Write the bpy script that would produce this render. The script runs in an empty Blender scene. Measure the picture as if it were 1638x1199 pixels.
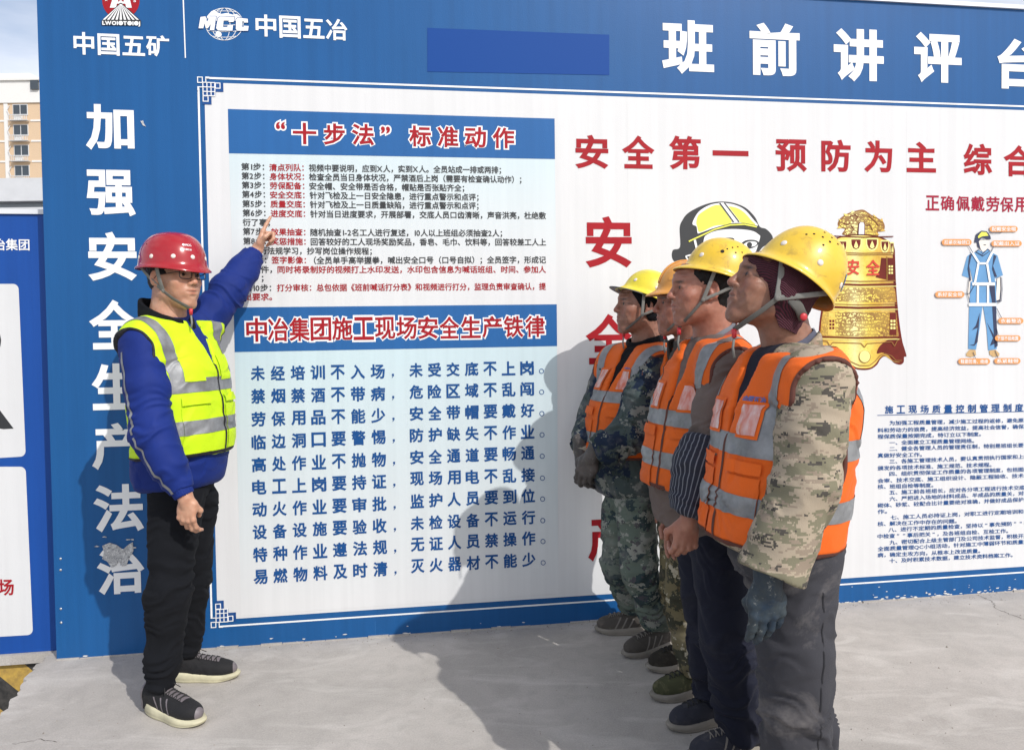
import bpy, math, random
import numpy as np
from mathutils import Vector, Matrix
from mathutils.bvhtree import BVHTree
R_ = math.radians
scene = bpy.context.scene
col = scene.collection

# ------------------------------------------------------------------ camera
CH, CF, CP, CR, CCX, CCY = 1.38, 1183.0, .0258, -.0142, 819.0, 568.9
FW = np.array([0, math.cos(CP), -math.sin(CP)])
DN0 = np.array([0, -math.sin(CP), -math.cos(CP)])
RT = math.cos(CR)*np.array([1., 0, 0]) - math.sin(CR)*DN0
DN = math.sin(CR)*np.array([1., 0, 0]) + math.cos(CR)*DN0
CAM = np.array([0, 0, CH])
cd = bpy.data.cameras.new('camera'); cam = bpy.data.objects.new('camera', cd); col.objects.link(cam)
cam.matrix_world = Matrix(((RT[0], -DN[0], -FW[0], 0), (RT[1], -DN[1], -FW[1], 0), (RT[2], -DN[2], -FW[2], CH), (0, 0, 0, 1)))
cd.sensor_width = 36; cd.lens = 36*CF/1638; cd.shift_y = -(599.5-CCY)/1638; cd.clip_end = 3000; cd.clip_start = .05
scene.camera = cam

# ------------------------------------------------------------------ sky and sun
SUN = np.array([.85, -1.0, 1.12]); SUN = SUN/np.linalg.norm(SUN)
EL = math.asin(SUN[2]); AZ = math.atan2(SUN[0], SUN[1])
w = bpy.data.worlds.new('World'); scene.world = w; w.use_nodes = True
nt = w.node_tree; nt.nodes.clear()
out = nt.nodes.new('ShaderNodeOutputWorld'); bg = nt.nodes.new('ShaderNodeBackground'); bg.inputs['Strength'].default_value = .15
sky = nt.nodes.new('ShaderNodeTexSky'); sky.sky_type = 'NISHITA'; sky.sun_disc = False
sky.sun_elevation = EL; sky.sun_rotation = AZ; sky.air_density = 1.0; sky.dust_density = 1.6; sky.ozone_density = 1.2
tc = nt.nodes.new('ShaderNodeTexCoord'); mp = nt.nodes.new('ShaderNodeMapping'); mp.inputs['Scale'].default_value = (1.2, 1.2, 4)
nz = nt.nodes.new('ShaderNodeTexNoise'); nz.inputs['Scale'].default_value = 2.2; nz.inputs['Detail'].default_value = 7; nz.inputs['Roughness'].default_value = .55
rp = nt.nodes.new('ShaderNodeValToRGB'); rp.color_ramp.elements[0].position = .38; rp.color_ramp.elements[1].position = .72
rp.color_ramp.elements[0].color = (.22, .22, .22, 1); rp.color_ramp.elements[1].color = (.70, .70, .70, 1)
mx = nt.nodes.new('ShaderNodeMixRGB'); mx.inputs['Color2'].default_value = (8.8, 8.7, 9.0, 1)
nt.links.new(tc.outputs['Generated'], mp.inputs['Vector']); nt.links.new(mp.outputs[0], nz.inputs['Vector'])
nt.links.new(nz.outputs['Fac'], rp.inputs['Fac']); nt.links.new(rp.outputs['Color'], mx.inputs['Fac'])
nt.links.new(sky.outputs[0], mx.inputs['Color1']); nt.links.new(mx.outputs[0], bg.inputs['Color']); nt.links.new(bg.outputs[0], out.inputs['Surface'])
sl = bpy.data.lights.new('sun', 'SUN'); sl.energy = 3.1; sl.angle = R_(.53); sl.color = (1, .97, .925)
so = bpy.data.objects.new('sun', sl); col.objects.link(so); so.location = (5, -6, 8)
so.rotation_euler = Vector(tuple(-SUN)).to_track_quat('-Z', 'Y').to_euler()
vs = scene.view_settings; vs.view_transform = 'Standard'; vs.look = 'None'; vs.exposure = 0.0; vs.gamma = 1; vs.use_curve_mapping = False

# ------------------------------------------------------------------ geometry of the place
TH, WD = .145, 3.4864
WN = np.array([-math.sin(TH), math.cos(TH), 0]); WE = np.array([math.cos(TH), math.sin(TH), 0]); WO = np.array([0, WD, 0]); ZZ = np.array([0, 0, 1.])
def ray(x, y): return RT*(x-CCX) + DN*(y-CCY) + FW*CF
def at(x, y, Y):
    v = ray(x, y); return CAM + v*Y/v[1]
def gnd(x, y, z=0.):
    v = ray(x, y); return CAM + v*(z-CH)/v[2]
def wall(x, y, back=0.):
    v = ray(x, y); t = ((WO+WN*back-CAM) @ WN)/(v @ WN); P = CAM+v*t
    return float((P-WO) @ WE), float(P[2])
def wp(u, v, layer=0., back=0.): return WO + WE*u + ZZ*v + WN*(back-layer*.0007)

# ------------------------------------------------------------------ object helpers
def tag(o, label=None, cat=None, group=None, kind=None):
    if label: o['label'] = label
    if cat: o['category'] = cat
    if group: o['group'] = group
    if kind: o['kind'] = kind
    return o
def empty(name, loc):
    o = bpy.data.objects.new(name, None); col.objects.link(o); o.location = tuple(loc); o.empty_display_size = .1
    return o
def root_of(o):
    while o.parent: o = o.parent
    return o
def mk(name, V, F, m, parent=None, origin=None, smooth=False, attr=None, fmat=None):
    V = np.asarray(V, float)
    if parent is not None:
        org = np.array(root_of(parent)['org']) if 'org' in root_of(parent) else np.array(root_of(parent).location)
    else: org = np.array(origin if origin is not None else (0, 0, 0), float)
    me = bpy.data.meshes.new(name)
    VV = V-org
    if isinstance(F, np.ndarray) and F.ndim == 2:
        n, k = F.shape
        me.vertices.add(len(VV)); me.vertices.foreach_set('co', VV.astype(np.float32).ravel())
        me.loops.add(n*k); me.loops.foreach_set('vertex_index', F.astype(np.int32).ravel())
        me.polygons.add(n); me.polygons.foreach_set('loop_start', np.arange(0, n*k, k, dtype=np.int32))
        me.update(calc_edges=True)
    else:
        me.from_pydata([tuple(v) for v in VV], [], [tuple(int(i) for i in f) for f in F]); me.update()
    for mm in (m if isinstance(m, (list, tuple)) else [m]): me.materials.append(mm)
    if fmat is not None: me.polygons.foreach_set('material_index', np.asarray(fmat, np.int32))
    if smooth: me.polygons.foreach_set('use_smooth', np.ones(len(me.polygons), bool))
    if attr:
        for an, av in attr.items():
            a = me.color_attributes.new(an, 'FLOAT_COLOR', 'POINT')
            c = np.ones((len(VV), 4), np.float32); c[:, :av.shape[1]] = av; a.data.foreach_set('color', c.ravel())
    o = bpy.data.objects.new(name, me); col.objects.link(o)
    if parent is not None: o.parent = parent
    else: o.location = tuple(org)
    return o
class MB:
    def __init__(s): s.V = []; s.F = []
    def add(s, V, F):
        b = len(s.V); s.V += [tuple(v) for v in V]; s.F += [tuple(i+b for i in f) for f in F]
    def obox(s, c, ax, ay, az):      # centre and three half-axis vectors
        c, ax, ay, az = map(np.array, (c, ax, ay, az))
        P = [c+i*ax+j*ay+k*az for k in (-1, 1) for j in (-1, 1) for i in (-1, 1)]
        s.add(P, [(0, 2, 3, 1), (4, 5, 7, 6), (0, 1, 5, 4), (2, 6, 7, 3), (0, 4, 6, 2), (1, 3, 7, 5)])
    def box(s, x0, x1, y0, y1, z0, z1): s.obox(((x0+x1)/2, (y0+y1)/2, (z0+z1)/2), ((x1-x0)/2, 0, 0), (0, (y1-y0)/2, 0), (0, 0, (z1-z0)/2))
    def wbox(s, u0, u1, v0, v1, b0, b1):  # box in wall coordinates (b = depth behind the face)
        c = wp((u0+u1)/2, (v0+v1)/2, 0, (b0+b1)/2); s.obox(c, WE*(u1-u0)/2, WN*(b1-b0)/2, ZZ*(v1-v0)/2)
    def tube(s, pts, r, n=8, flat=None):
        pts = [np.array(p, float) for p in pts]; N = len(pts); rr = r if hasattr(r, '__len__') else [r]*N
        b = len(s.V); prev = None
        for i, p in enumerate(pts):
            t = pts[min(i+1, N-1)]-pts[max(i-1, 0)]; t = t/(np.linalg.norm(t)+1e-9)
            a = flat[i] if flat is not None else (prev if prev is not None else (np.array([0, 0, 1.]) if abs(t[2]) < .9 else np.array([1., 0, 0])))
            a = a-t*(a@t); a = a/(np.linalg.norm(a)+1e-9); prev = a; c = np.cross(t, a)
            w_, h_ = (rr[i] if hasattr(rr[i], '__len__') else (rr[i], rr[i]))
            for k in range(n):
                an = 2*math.pi*k/n; s.V.append(tuple(p+c*math.cos(an)*w_+a*math.sin(an)*h_))
        for i in range(N-1):
            for k in range(n):
                s.F.append((b+i*n+k, b+i*n+(k+1) % n, b+(i+1)*n+(k+1) % n, b+(i+1)*n+k))
        s.F.append(tuple(b+k for k in range(n))[::-1]); s.F.append(tuple(b+(N-1)*n+k for k in range(n)))
    def disc(s, c, nrm, r, n=14, dome=0.):
        c = np.array(c); nrm = np.array(nrm)/np.linalg.norm(nrm); a = np.cross(nrm, [0, 0, 1.]); a = a/(np.linalg.norm(a)+1e-9) if np.linalg.norm(a) > .05 else np.array([1., 0, 0]); q = np.cross(nrm, a)
        rings = 4; b = len(s.V)
        for i in range(rings):
            ph = i/rings*math.pi/2
            for k in range(n):
                an = 2*math.pi*k/n; s.V.append(tuple(c+(a*math.cos(an)+q*math.sin(an))*r*math.cos(ph)+nrm*dome*math.sin(ph)))
        s.V.append(tuple(c+nrm*dome))
        for i in range(rings-1):
            for k in range(n): s.F.append((b+i*n+k, b+i*n+(k+1) % n, b+(i+1)*n+(k+1) % n, b+(i+1)*n+k))
        for k in range(n): s.F.append((b+(rings-1)*n+k, b+(rings-1)*n+(k+1) % n, b+rings*n))
    def build(s, name, m, parent=None, origin=None, smooth=False): return mk(name, s.V, s.F, m, parent, origin, smooth)

# ------------------------------------------------------------------ materials
def N(nt, t, **k):
    n = nt.nodes.new(t)
    for a, b in k.items():
        if a in n.inputs: n.inputs[a].default_value = b
        else: setattr(n, a, b)
    return n
def newmat(name):
    m = bpy.data.materials.new(name); m.use_nodes = True; nt = m.node_tree
    return m, nt, nt.nodes['Principled BSDF']
def mixc(nt, fac, a, b, mode='MIX'):
    n = nt.nodes.new('ShaderNodeMixRGB'); n.blend_type = mode
    for s, v in (('Fac', fac), ('Color1', a), ('Color2', b)):
        if hasattr(v, 'is_linked') or isinstance(v, bpy.types.NodeSocket): nt.links.new(v, n.inputs[s])
        else: n.inputs[s].default_value = v if not (s != 'Fac' and len(v) == 3) else (*v, 1)
    return n.outputs[0]
def ramp(nt, src, stops, const=False):
    n = nt.nodes.new('ShaderNodeValToRGB'); cr = n.color_ramp
    if const: cr.interpolation = 'CONSTANT'
    while len(cr.elements) < len(stops): cr.elements.new(.5)
    for e, (p, c) in zip(cr.elements, stops): e.position = p; e.color = (*c, 1) if len(c) == 3 else c
    nt.links.new(src, n.inputs['Fac']); return n.outputs['Color']
def noise(nt, vec, scale, detail=4, rough=.5, dist=0.):
    n = N(nt, 'ShaderNodeTexNoise'); n.inputs['Scale'].default_value = scale; n.inputs['Detail'].default_value = detail
    n.inputs['Roughness'].default_value = rough; n.inputs['Distortion'].default_value = dist
    if vec is not None: nt.links.new(vec, n.inputs['Vector'])
    return n.outputs['Fac']
def coord(nt, scale=(1, 1, 1), rot=(0, 0, 0), kind='Object'):
    t = N(nt, 'ShaderNodeTexCoord'); m = N(nt, 'ShaderNodeMapping'); m.inputs['Scale'].default_value = scale; m.inputs['Rotation'].default_value = rot
    nt.links.new(t.outputs[kind], m.inputs['Vector']); return m.outputs[0]
def bump(nt, p, hsock, strength, dist=.002):
    b = N(nt, 'ShaderNodeBump'); b.inputs['Strength'].default_value = strength; b.inputs['Distance'].default_value = dist
    nt.links.new(hsock, b.inputs['Height']); nt.links.new(b.outputs[0], p.inputs['Normal'])
    return b
_mc = {}
def plain(name, c, rough=.6, metal=0., spec=.5, var=.0, coat=0.):
    if name in _mc: return _mc[name]
    m, nt, p = newmat(name); p.inputs['Roughness'].default_value = rough; p.inputs['Metallic'].default_value = metal
    p.inputs['Specular IOR Level'].default_value = spec; p.inputs['Coat Weight'].default_value = coat
    if var:
        f = noise(nt, coord(nt), 9, 6, .6); c2 = tuple(x*(1-var) for x in c)
        nt.links.new(ramp(nt, f, [(.35, c2), (.65, c)]), p.inputs['Base Color'])
    else: p.inputs['Base Color'].default_value = (*c, 1)
    _mc[name] = m; return m
def fabric(name, c, rough=.85, var=.25, weave=420, dirt=None, dirtamt=.0, dscale=7, sheen=.03, bumpk=.35):
    if name in _mc: return _mc[name]
    m, nt, p = newmat(name); v = coord(nt)
    f = noise(nt, v, 6, 6, .62); g = noise(nt, v, weave, 2, .6)
    base = ramp(nt, f, [(.3, tuple(x*(1-var) for x in c)), (.7, c)])
    base = mixc(nt, .22, base, ramp(nt, g, [(.3, (.55,)*3), (.7, (1,)*3)]), 'MULTIPLY')
    if dirt:
        dn = ramp(nt, noise(nt, v, dscale, 8, .68, .4), [(.52, (0,)*3), (.68, (dirtamt,)*3)])
        base = mixc(nt, dn, base, dirt)
    nt.links.new(base, p.inputs['Base Color']); p.inputs['Roughness'].default_value = rough
    p.inputs['Sheen Weight'].default_value = sheen; p.inputs['Specular IOR Level'].default_value = .25
    h = mixc(nt, .5, noise(nt, v, 28, 5, .6, .6), g)
    bump(nt, p, h, bumpk, .004)
    _mc[name] = m; return m
def camo(name, cols, size=.004, stretch=(1, 1, 2.0), sc=(14, 26, 55), thr=(.5, .55, .6), dust=None):
    m, nt, p = newmat(name); v = coord(nt)
    s = N(nt, 'ShaderNodeVectorMath', operation='SNAP'); s.inputs[1].default_value = (size,)*3
    nt.links.new(v, s.inputs[0])
    mpn = N(nt, 'ShaderNodeMapping'); mpn.inputs['Scale'].default_value = stretch; nt.links.new(s.outputs[0], mpn.inputs['Vector']); q = mpn.outputs[0]
    c = (*cols[0], 1)
    for i in range(1, len(cols)):
        mm = N(nt, 'ShaderNodeMapping'); mm.inputs['Location'].default_value = (i*3.7, i*1.3, i*7.1); nt.links.new(q, mm.inputs['Vector'])
        f = noise(nt, mm.outputs[0], sc[(i-1) % len(sc)], 3.5, .72); t = thr[(i-1) % len(thr)]
        k = ramp(nt, f, [(0, (0,)*3), (t, (1,)*3)], True)
        c = mixc(nt, k, c, (*cols[i], 1))
    if dust:
        c = mixc(nt, ramp(nt, noise(nt, v, 8, 7, .65), [(.5, (0,)*3), (.72, (.55,)*3)]), c, (*dust, 1))
    nt.links.new(c, p.inputs['Base Color']); p.inputs['Roughness'].default_value = .88; p.inputs['Specular IOR Level'].default_value = .2
    bump(nt, p, mixc(nt, .5, noise(nt, v, 26, 5, .6, .6), noise(nt, v, 400, 2)), .35, .004)
    return m
def skinmat(name, gloss=.45):
    m, nt, p = newmat(name); a = N(nt, 'ShaderNodeVertexColor'); a.layer_name = 'tint'; v = coord(nt)
    f = noise(nt, v, 60, 6, .6); g = noise(nt, v, 16, 5, .6)
    c = mixc(nt, 1., a.outputs['Color'], ramp(nt, f, [(.3, (.86, .80, .78)), (.7, (1, 1, 1))]), 'MULTIPLY')
    c = mixc(nt, 1., c, ramp(nt, g, [(.35, (.93, .84, .82)), (.65, (1, 1, 1))]), 'MULTIPLY')
    nt.links.new(c, p.inputs['Base Color']); p.inputs['Roughness'].default_value = gloss
    p.inputs['Subsurface Weight'].default_value = .12; p.inputs['Subsurface Radius'].default_value = (.8, .3, .15); p.inputs['Subsurface Scale'].default_value = .006
    bump(nt, p, noise(nt, v, 330, 4, .6), .3, .0012)
    return m

# ------------------------------------------------------------------ numpy noise
def _h(i, j, k):
    n = (i*374761393+j*668265263+k*1442695041) & 0xffffffff
    n = ((n ^ (n >> 13))*1274126177) & 0xffffffff
    return ((n ^ (n >> 16)) & 0xffff)/65535.
def vnoise(P):
    P = np.asarray(P); I = np.floor(P).astype(np.int64); f = P-I; f = f*f*(3-2*f); r = 0
    for a in (0, 1):
        for b in (0, 1):
            for c in (0, 1):
                r = r+_h(I[:, 0]+a, I[:, 1]+b, I[:, 2]+c)*(f[:, 0] if a else 1-f[:, 0])*(f[:, 1] if b else 1-f[:, 1])*(f[:, 2] if c else 1-f[:, 2])
    return r*2-1
def fbm(P, o=3):
    r = 0; a = 1
    for i in range(o): r = r+a*vnoise(P*(2.03**i)+i*17.3); a *= .5
    return r

# ------------------------------------------------------------------ signed distance modelling
MARG = .085
def nrm(v): v = np.array(v, float); return v/np.linalg.norm(v)
def rc(a, b, ra, rb=None):
    a = np.array(a, float); b = np.array(b, float); rb = ra if rb is None else rb
    ba = b-a; L = ba@ba+1e-12; R = max(ra, rb)
    def f(P):
        q = P-a; t = np.clip(q@ba/L, 0, 1); q = q-t[:, None]*ba
        return np.sqrt(np.einsum('ij,ij->i', q, q))-(ra+(rb-ra)*t)
    return (f, np.minimum(a, b)-R, np.maximum(a, b)+R)
def ell(c, r, M=np.eye(3)):
    c = np.array(c, float); r = np.array(r, float); M = np.array(M); R = r.max()
    def f(P):
        q = (P-c)@M.T; q1 = q/r; q2 = q1/r; k0 = np.sqrt(np.einsum('ij,ij->i', q1, q1))+1e-9; k1 = np.sqrt(np.einsum('ij,ij->i', q2, q2))+1e-9
        return k0*(k0-1)/k1
    return (f, c-R, c+R)
def bx(c, h, M=np.eye(3), rd=.004):
    c = np.array(c, float); h = np.array(h, float)-rd; M = np.array(M); R = np.linalg.norm(h)+rd
    def f(P):
        q = np.abs((P-c)@M.T)-h
        return np.sqrt((np.maximum(q, 0)**2).sum(1))+np.minimum(q.max(1), 0)-rd
    return (f, c-R, c+R)
def zloft(zs, cs, a, b, left, pw=2.0, rd=.02):
    zs = np.array(zs, float); cs = np.array(cs, float); left = nrm(left); fwd = np.array([left[1], -left[0], 0.])
    zf = np.linspace(zs[0], zs[-1], 160)
    def sm(v):
        y = np.interp(zf, zs, v); k = np.hanning(23); k /= k.sum(); return np.convolve(np.pad(y, 11, 'edge'), k, 'valid')
    CX, CY, A, B = sm(cs[:, 0]), sm(cs[:, 1]), sm(a), sm(b)
    lo = np.array([cs[:, 0].min()-max(a), cs[:, 1].min()-max(a), zs[0]-.01]); hi = np.array([cs[:, 0].max()+max(a), cs[:, 1].max()+max(a), zs[-1]+.01])
    def f(P):
        z = P[:, 2]; q0 = P[:, 0]-np.interp(z, zf, CX); q1 = P[:, 1]-np.interp(z, zf, CY)
        l = q0*left[0]+q1*left[1]; d = q0*fwd[0]+q1*fwd[1]; aa = np.interp(z, zf, A); bb = np.interp(z, zf, B)
        k0 = ((np.abs(l)/aa)**pw+(np.abs(d)/bb)**pw)**(1/pw)+1e-9; k1 = np.sqrt((l/aa**2)**2+(d/bb**2)**2)+1e-6
        dd = np.where(k0 > .35, k0*(k0-1)/k1, -.06); dz = np.maximum(zs[0]-z, z-zs[-1])
        x = np.maximum(dd+rd, 0); y = np.maximum(dz+rd, 0)
        return np.minimum(np.maximum(dd+rd, dz+rd), 0)+np.sqrt(x*x+y*y)-rd
    return (f, lo, hi), (zf, CX, CY, left, fwd, A, B)
def smin(a, b, k):
    h = np.clip(.5+.5*(b-a)/k, 0, 1); return b+(a-b)*h-k*h*(1-h)
def smax(a, b, k): return -smin(-a, -b, k)
class S:                                   # union of prims, then cuts (prims removed) and planes
    def __init__(s): s.u = []; s.c = []; s.pl = []
    def add(s, *p, k=.02):
        for q in p: s.u.append((q, k))
        return s
    def cut(s, p, k=.006): s.c.append((p, k)); return s
    def plane(s, pt, n, k=.004): s.pl.append((np.array(pt, float), nrm(n), k)); return s   # keeps the side opposite to n
    def __call__(s, P, off=0.):
        d = np.full(len(P), MARG); pl, ph = P.min(0)-MARG, P.max(0)+MARG; big = len(P) > 30000
        for part, sign in ((s.u, 1), (s.c, -1)):
            if sign < 0: d = d-off
            for (f, lo, hi), k in part:
                if (lo > ph).any() or (hi < pl).any(): continue
                if big:
                    m = (P[:, 2] > lo[2]-MARG) & (P[:, 2] < hi[2]+MARG); m &= (P[:, 0] > lo[0]-MARG); m &= (P[:, 0] < hi[0]+MARG); m &= (P[:, 1] > lo[1]-MARG); m &= (P[:, 1] < hi[1]+MARG)
                    m = np.nonzero(m)[0]
                    if len(m): d[m] = smin(d[m], f(P[m]), k) if sign > 0 else smax(d[m], -f(P[m]), k)
                else: d = smin(d, f(P), k) if sign > 0 else smax(d, -f(P), k)
        for pt, n, k in s.pl: d = smax(d, (P-pt)@n, k)
        return d
    def bounds(s):
        return np.min([q[0][1] for q in s.u], 0)-.03, np.max([q[0][2] for q in s.u], 0)+.03
def sdf_mesh(f, h, bounds=None, off=0.):
    lo, hi = bounds if bounds else f.bounds(); B = 8
    g = lambda P: f(P, off) if off else f(P)
    nb = np.ceil((hi-lo)/(B*h)).astype(int)+1
    I = np.stack(np.meshgrid(*[np.arange(n) for n in nb], indexing='ij'), -1).reshape(-1, 3)
    d = g(lo+(I+.5)*B*h); I = I[np.abs(d) < min(B*h*.87*1.35+h, MARG-.002)]
    cor = np.stack(np.meshgrid(*[np.arange(B+1)]*3, indexing='ij'), -1).reshape(-1, 3)
    vals = np.empty((len(I), (B+1)**3)); CH_ = 10
    for s_ in range(0, len(I), CH_):
        blk = I[s_:s_+CH_]; P = (lo+(blk[:, None, :]*B+cor[None])*h).reshape(-1, 3); vals[s_:s_+CH_] = g(P).reshape(len(blk), -1)
    v = vals.reshape(-1, B+1, B+1, B+1); keep = (v.min((1, 2, 3)) < 0) & (v.max((1, 2, 3)) > 0); 
    sg = v < 0; n1, n2 = (nb[1]*B+4), (nb[2]*B+4)
    key = lambda c: ((c[..., 0]+1)*n1+(c[..., 1]+1))*n2+(c[..., 2]+1)
    c8 = [sg[:, a:B+a, b:B+b, c:B+c] for a in (0, 1) for b in (0, 1) for c in (0, 1)]
    cnt = sum(x.astype(np.int8) for x in c8); act = np.argwhere((cnt > 0) & (cnt < 8))
    bi, ci = act[:, 0], act[:, 1:]
    acc = np.zeros((len(act), 3)); n = np.zeros(len(act))
    for ax in range(3):
        o = [a for a in range(3) if a != ax]
        for p_ in (0, 1):
            for q_ in (0, 1):
                a = ci.copy(); a[:, o[0]] += p_; a[:, o[1]] += q_; b = a.copy(); b[:, ax] += 1
                va = v[bi, a[:, 0], a[:, 1], a[:, 2]]; vb = v[bi, b[:, 0], b[:, 1], b[:, 2]]; m = (va < 0) != (vb < 0)
                t = np.where(m, va/np.where(m, va-vb, 1), 0); pt = a.astype(float); pt[:, ax] += t
                acc[m] += pt[m]; n[m] += 1
    gc = I[bi]*B+ci; K = key(gc); order = np.argsort(K); K = K[order]; V = (lo+(I[bi]*B+acc/n[:, None])*h)[order]
    Q = []
    for ax in range(3):
        o = [a for a in range(3) if a != ax]
        a_ = sg[:, :B, :B, :B]; sl = [slice(0, B)]*3; sl[ax] = slice(1, B+1); b_ = sg[(slice(None), *sl)]
        e = np.argwhere(a_ != b_); cc = I[e[:, 0]]*B+e[:, 1:]; ins = a_[e[:, 0], e[:, 1], e[:, 2], e[:, 3]]
        cs = []
        for dp, dq in ((0, 0), (1, 0), (1, 1), (0, 1)):
            x = cc.copy(); x[:, o[0]] -= dp; x[:, o[1]] -= dq; cs.append(key(x))
        cs = np.stack(cs, 1); ix = np.minimum(np.searchsorted(K, cs), len(K)-1); ok = (K[ix] == cs).all(1)
        flip = ins ^ (ax == 1); ix[~flip] = ix[~flip][:, ::-1]; Q.append(ix[ok])
    return V, np.concatenate(Q)
def vnormals(V, F):
    if F.shape[1] == 4: fn = np.cross(V[F[:, 2]]-V[F[:, 0]], V[F[:, 3]]-V[F[:, 1]])
    else: fn = np.cross(V[F[:, 1]]-V[F[:, 0]], V[F[:, 2]]-V[F[:, 0]])
    Nn = np.zeros_like(V)
    for k in range(F.shape[1]):
        for a in range(3): Nn[:, a] += np.bincount(F[:, k], fn[:, a], len(V))
    return Nn/(np.linalg.norm(Nn, axis=1)[:, None]+1e-12)
def relax(V, F, it=2, lam=.5):
    for _ in range(it):
        s = np.zeros_like(V); n = np.zeros(len(V)); k = F.shape[1]
        for a in range(k):
            i, j = F[:, a], F[:, (a+1) % k]
            for x in range(3): s[:, x] += np.bincount(i, V[j, x], len(V)); s[:, x] += np.bincount(j, V[i, x], len(V))
            n += np.bincount(i, minlength=len(V))+np.bincount(j, minlength=len(V))
        V = V+lam*(s/n[:, None]-V)
    return V
def clip(V, T, g, *extra):              # keep g<0 on triangle mesh, crisp cut
    keep = (g[T] < 0); c = keep.sum(1); outT = [T[c == 3]]; newV = [V]; newE = [[x] for x in extra]; base = len(V)
    for want in (1, 2):
        t = T[c == want]; kk = keep[c == want]
        if not len(t): continue
        odd = (kk if want == 1 else ~kk).argmax(1); r = np.stack([t[np.arange(len(t)), (odd+i) % 3] for i in range(3)], 1)
        a, b, d = r[:, 0], r[:, 1], r[:, 2]; t1 = (g[a]/(g[a]-g[b])); t2 = (g[a]/(g[a]-g[d]))
        p1 = V[a]+(V[b]-V[a])*t1[:, None]; p2 = V[a]+(V[d]-V[a])*t2[:, None]; n = len(t); i1 = base+np.arange(n); i2 = i1+n
        newV += [p1, p2]
        for q, x in zip(newE, extra):
            s1 = t1[:, None] if x.ndim > 1 else t1; s2 = t2[:, None] if x.ndim > 1 else t2
            q += [x[a]+(x[b]-x[a])*s1, x[a]+(x[d]-x[a])*s2]
        base += 2*n
        if want == 1: outT.append(np.stack([a, i1, i2], 1))
        else: outT += [np.stack([i1, b, d], 1), np.stack([i1, d, i2], 1)]
    V2 = np.concatenate(newV); T2 = np.concatenate(outT); E2 = [np.concatenate(q) for q in newE]
    u, inv = np.unique(T2, return_inverse=True); return (V2[u], inv.reshape(-1, 3), *[x[u] for x in E2])
def tri(F): return np.concatenate([F[:, [0, 1, 2]], F[:, [0, 2, 3]]]) if F.shape[1] == 4 else F
def patch(name, src, fields, off, m, parent):  # sewn-on piece cut from a garment surface: fields are functions of points
    V, F = src; Nn = vnormals(V, F); T = tri(F); NN = Nn
    for g in fields:
        if len(T) == 0: return None
        V, T, NN = clip(V, T, g(V), NN)
    if len(T) == 0: return None
    lab = np.arange(len(V))
    for _ in range(400):
        mn = lab[T].min(1); new = lab.copy()
        for k_ in range(3): np.minimum.at(new, T[:, k_], mn)
        new = new[new]
        if (new == lab).all(): break
        lab = new
    o = None
    for c in np.unique(lab[T[:, 0]]):
        t_ = T[lab[T[:, 0]] == c]
        if len(t_) < 40 and len(T) > 60: continue
        u, inv = np.unique(t_, return_inverse=True); o = mk(name, V[u]+NN[u]*off, inv.reshape(-1, 3), m, parent, smooth=True)
    return o
def wrinkle(V, F, bones, amp=.006, lam=.035, seed=0, joints=(), base=.35, jr=.09, vert=.0):
    Nn = vnormals(V, F); best = np.full(len(V), 9.); C = np.zeros((len(V), 3))
    for bi, (a, b) in enumerate(bones):
        a = np.array(a, float); b = np.array(b, float); ba = b-a; L = np.linalg.norm(ba); t_ = ba/L; x = nrm(np.cross(t_, [.3, .9, .1])); y = np.cross(t_, x)
        q = V-a; s_ = q@t_; tt = np.clip(s_, 0, L); d = np.linalg.norm(q-tt[:, None]*t_, axis=1); m = d < best
        best[m] = d[m]; C[m] = np.stack([s_/lam, (q@x)/(lam*3.2), (q@y)/(lam*3.2)], 1)[m]+bi*11
    A = np.full(len(V), base)
    for j in joints:
        j, w_ = (j if len(j) == 2 else (j, 1.)); A = A+w_*np.exp(-(((V-np.array(j))**2).sum(1))/jr**2)
    warp = fbm(V*9+seed, 2)
    C[:, 0] += warp*1.3
    n = 1-2*np.abs(fbm(C+seed*3.1, 2)); big = fbm(V*7+seed*5, 2)
    V = V+Nn*((amp*A*n)+amp*.8*big)[:, None]
    return V

# ================================================================== THE SETTING
# ---- ground
def concrete(name, a, b, dark):
    m, nt, p = newmat(name); v = coord(nt, kind='Object')
    f1 = noise(nt, v, 1.6, 8, .62, .8); f2 = noise(nt, v, 11, 8, .66, .6); f3 = noise(nt, v, 160, 4, .7)
    sv = coord(nt, (1.2, 3.2, 1), (0, 0, R_(-38)))
    f4 = noise(nt, sv, 1.9, 7, .6, 1.2)
    c = ramp(nt, f1, [(.32, a), (.68, b)])
    c = mixc(nt, ramp(nt, f2, [(.45, (0,)*3), (.75, (.55,)*3)]), c, (*dark, 1))
    c = mixc(nt, ramp(nt, f4, [(.52, (0,)*3), (.68, (.5,)*3)]), c, (.61, .58, .54, 1))
    c = mixc(nt, .45, c, ramp(nt, f3, [(.3, (.6,)*3), (.7, (1.15,)*3)]), 'MULTIPLY')
    nt.links.new(c, p.inputs['Base Color']); p.inputs['Roughness'].default_value = .88; p.inputs['Specular IOR Level'].default_value = .3
    bump(nt, p, mixc(nt, .5, f3, f2), .5, .006)
    return m
M_conc = concrete('concrete', (.39, .365, .335), (.50, .465, .43), (.33, .31, .285))
M_low = concrete('lower_concrete', (.22, .21, .19), (.30, .28, .26), (.18, .17, .16))
PA = gnd(77, 1047); PB = gnd(2, 1137); dirE = (PB-PA)/np.linalg.norm(PB-PA); PB2 = PA+dirE*9
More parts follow.
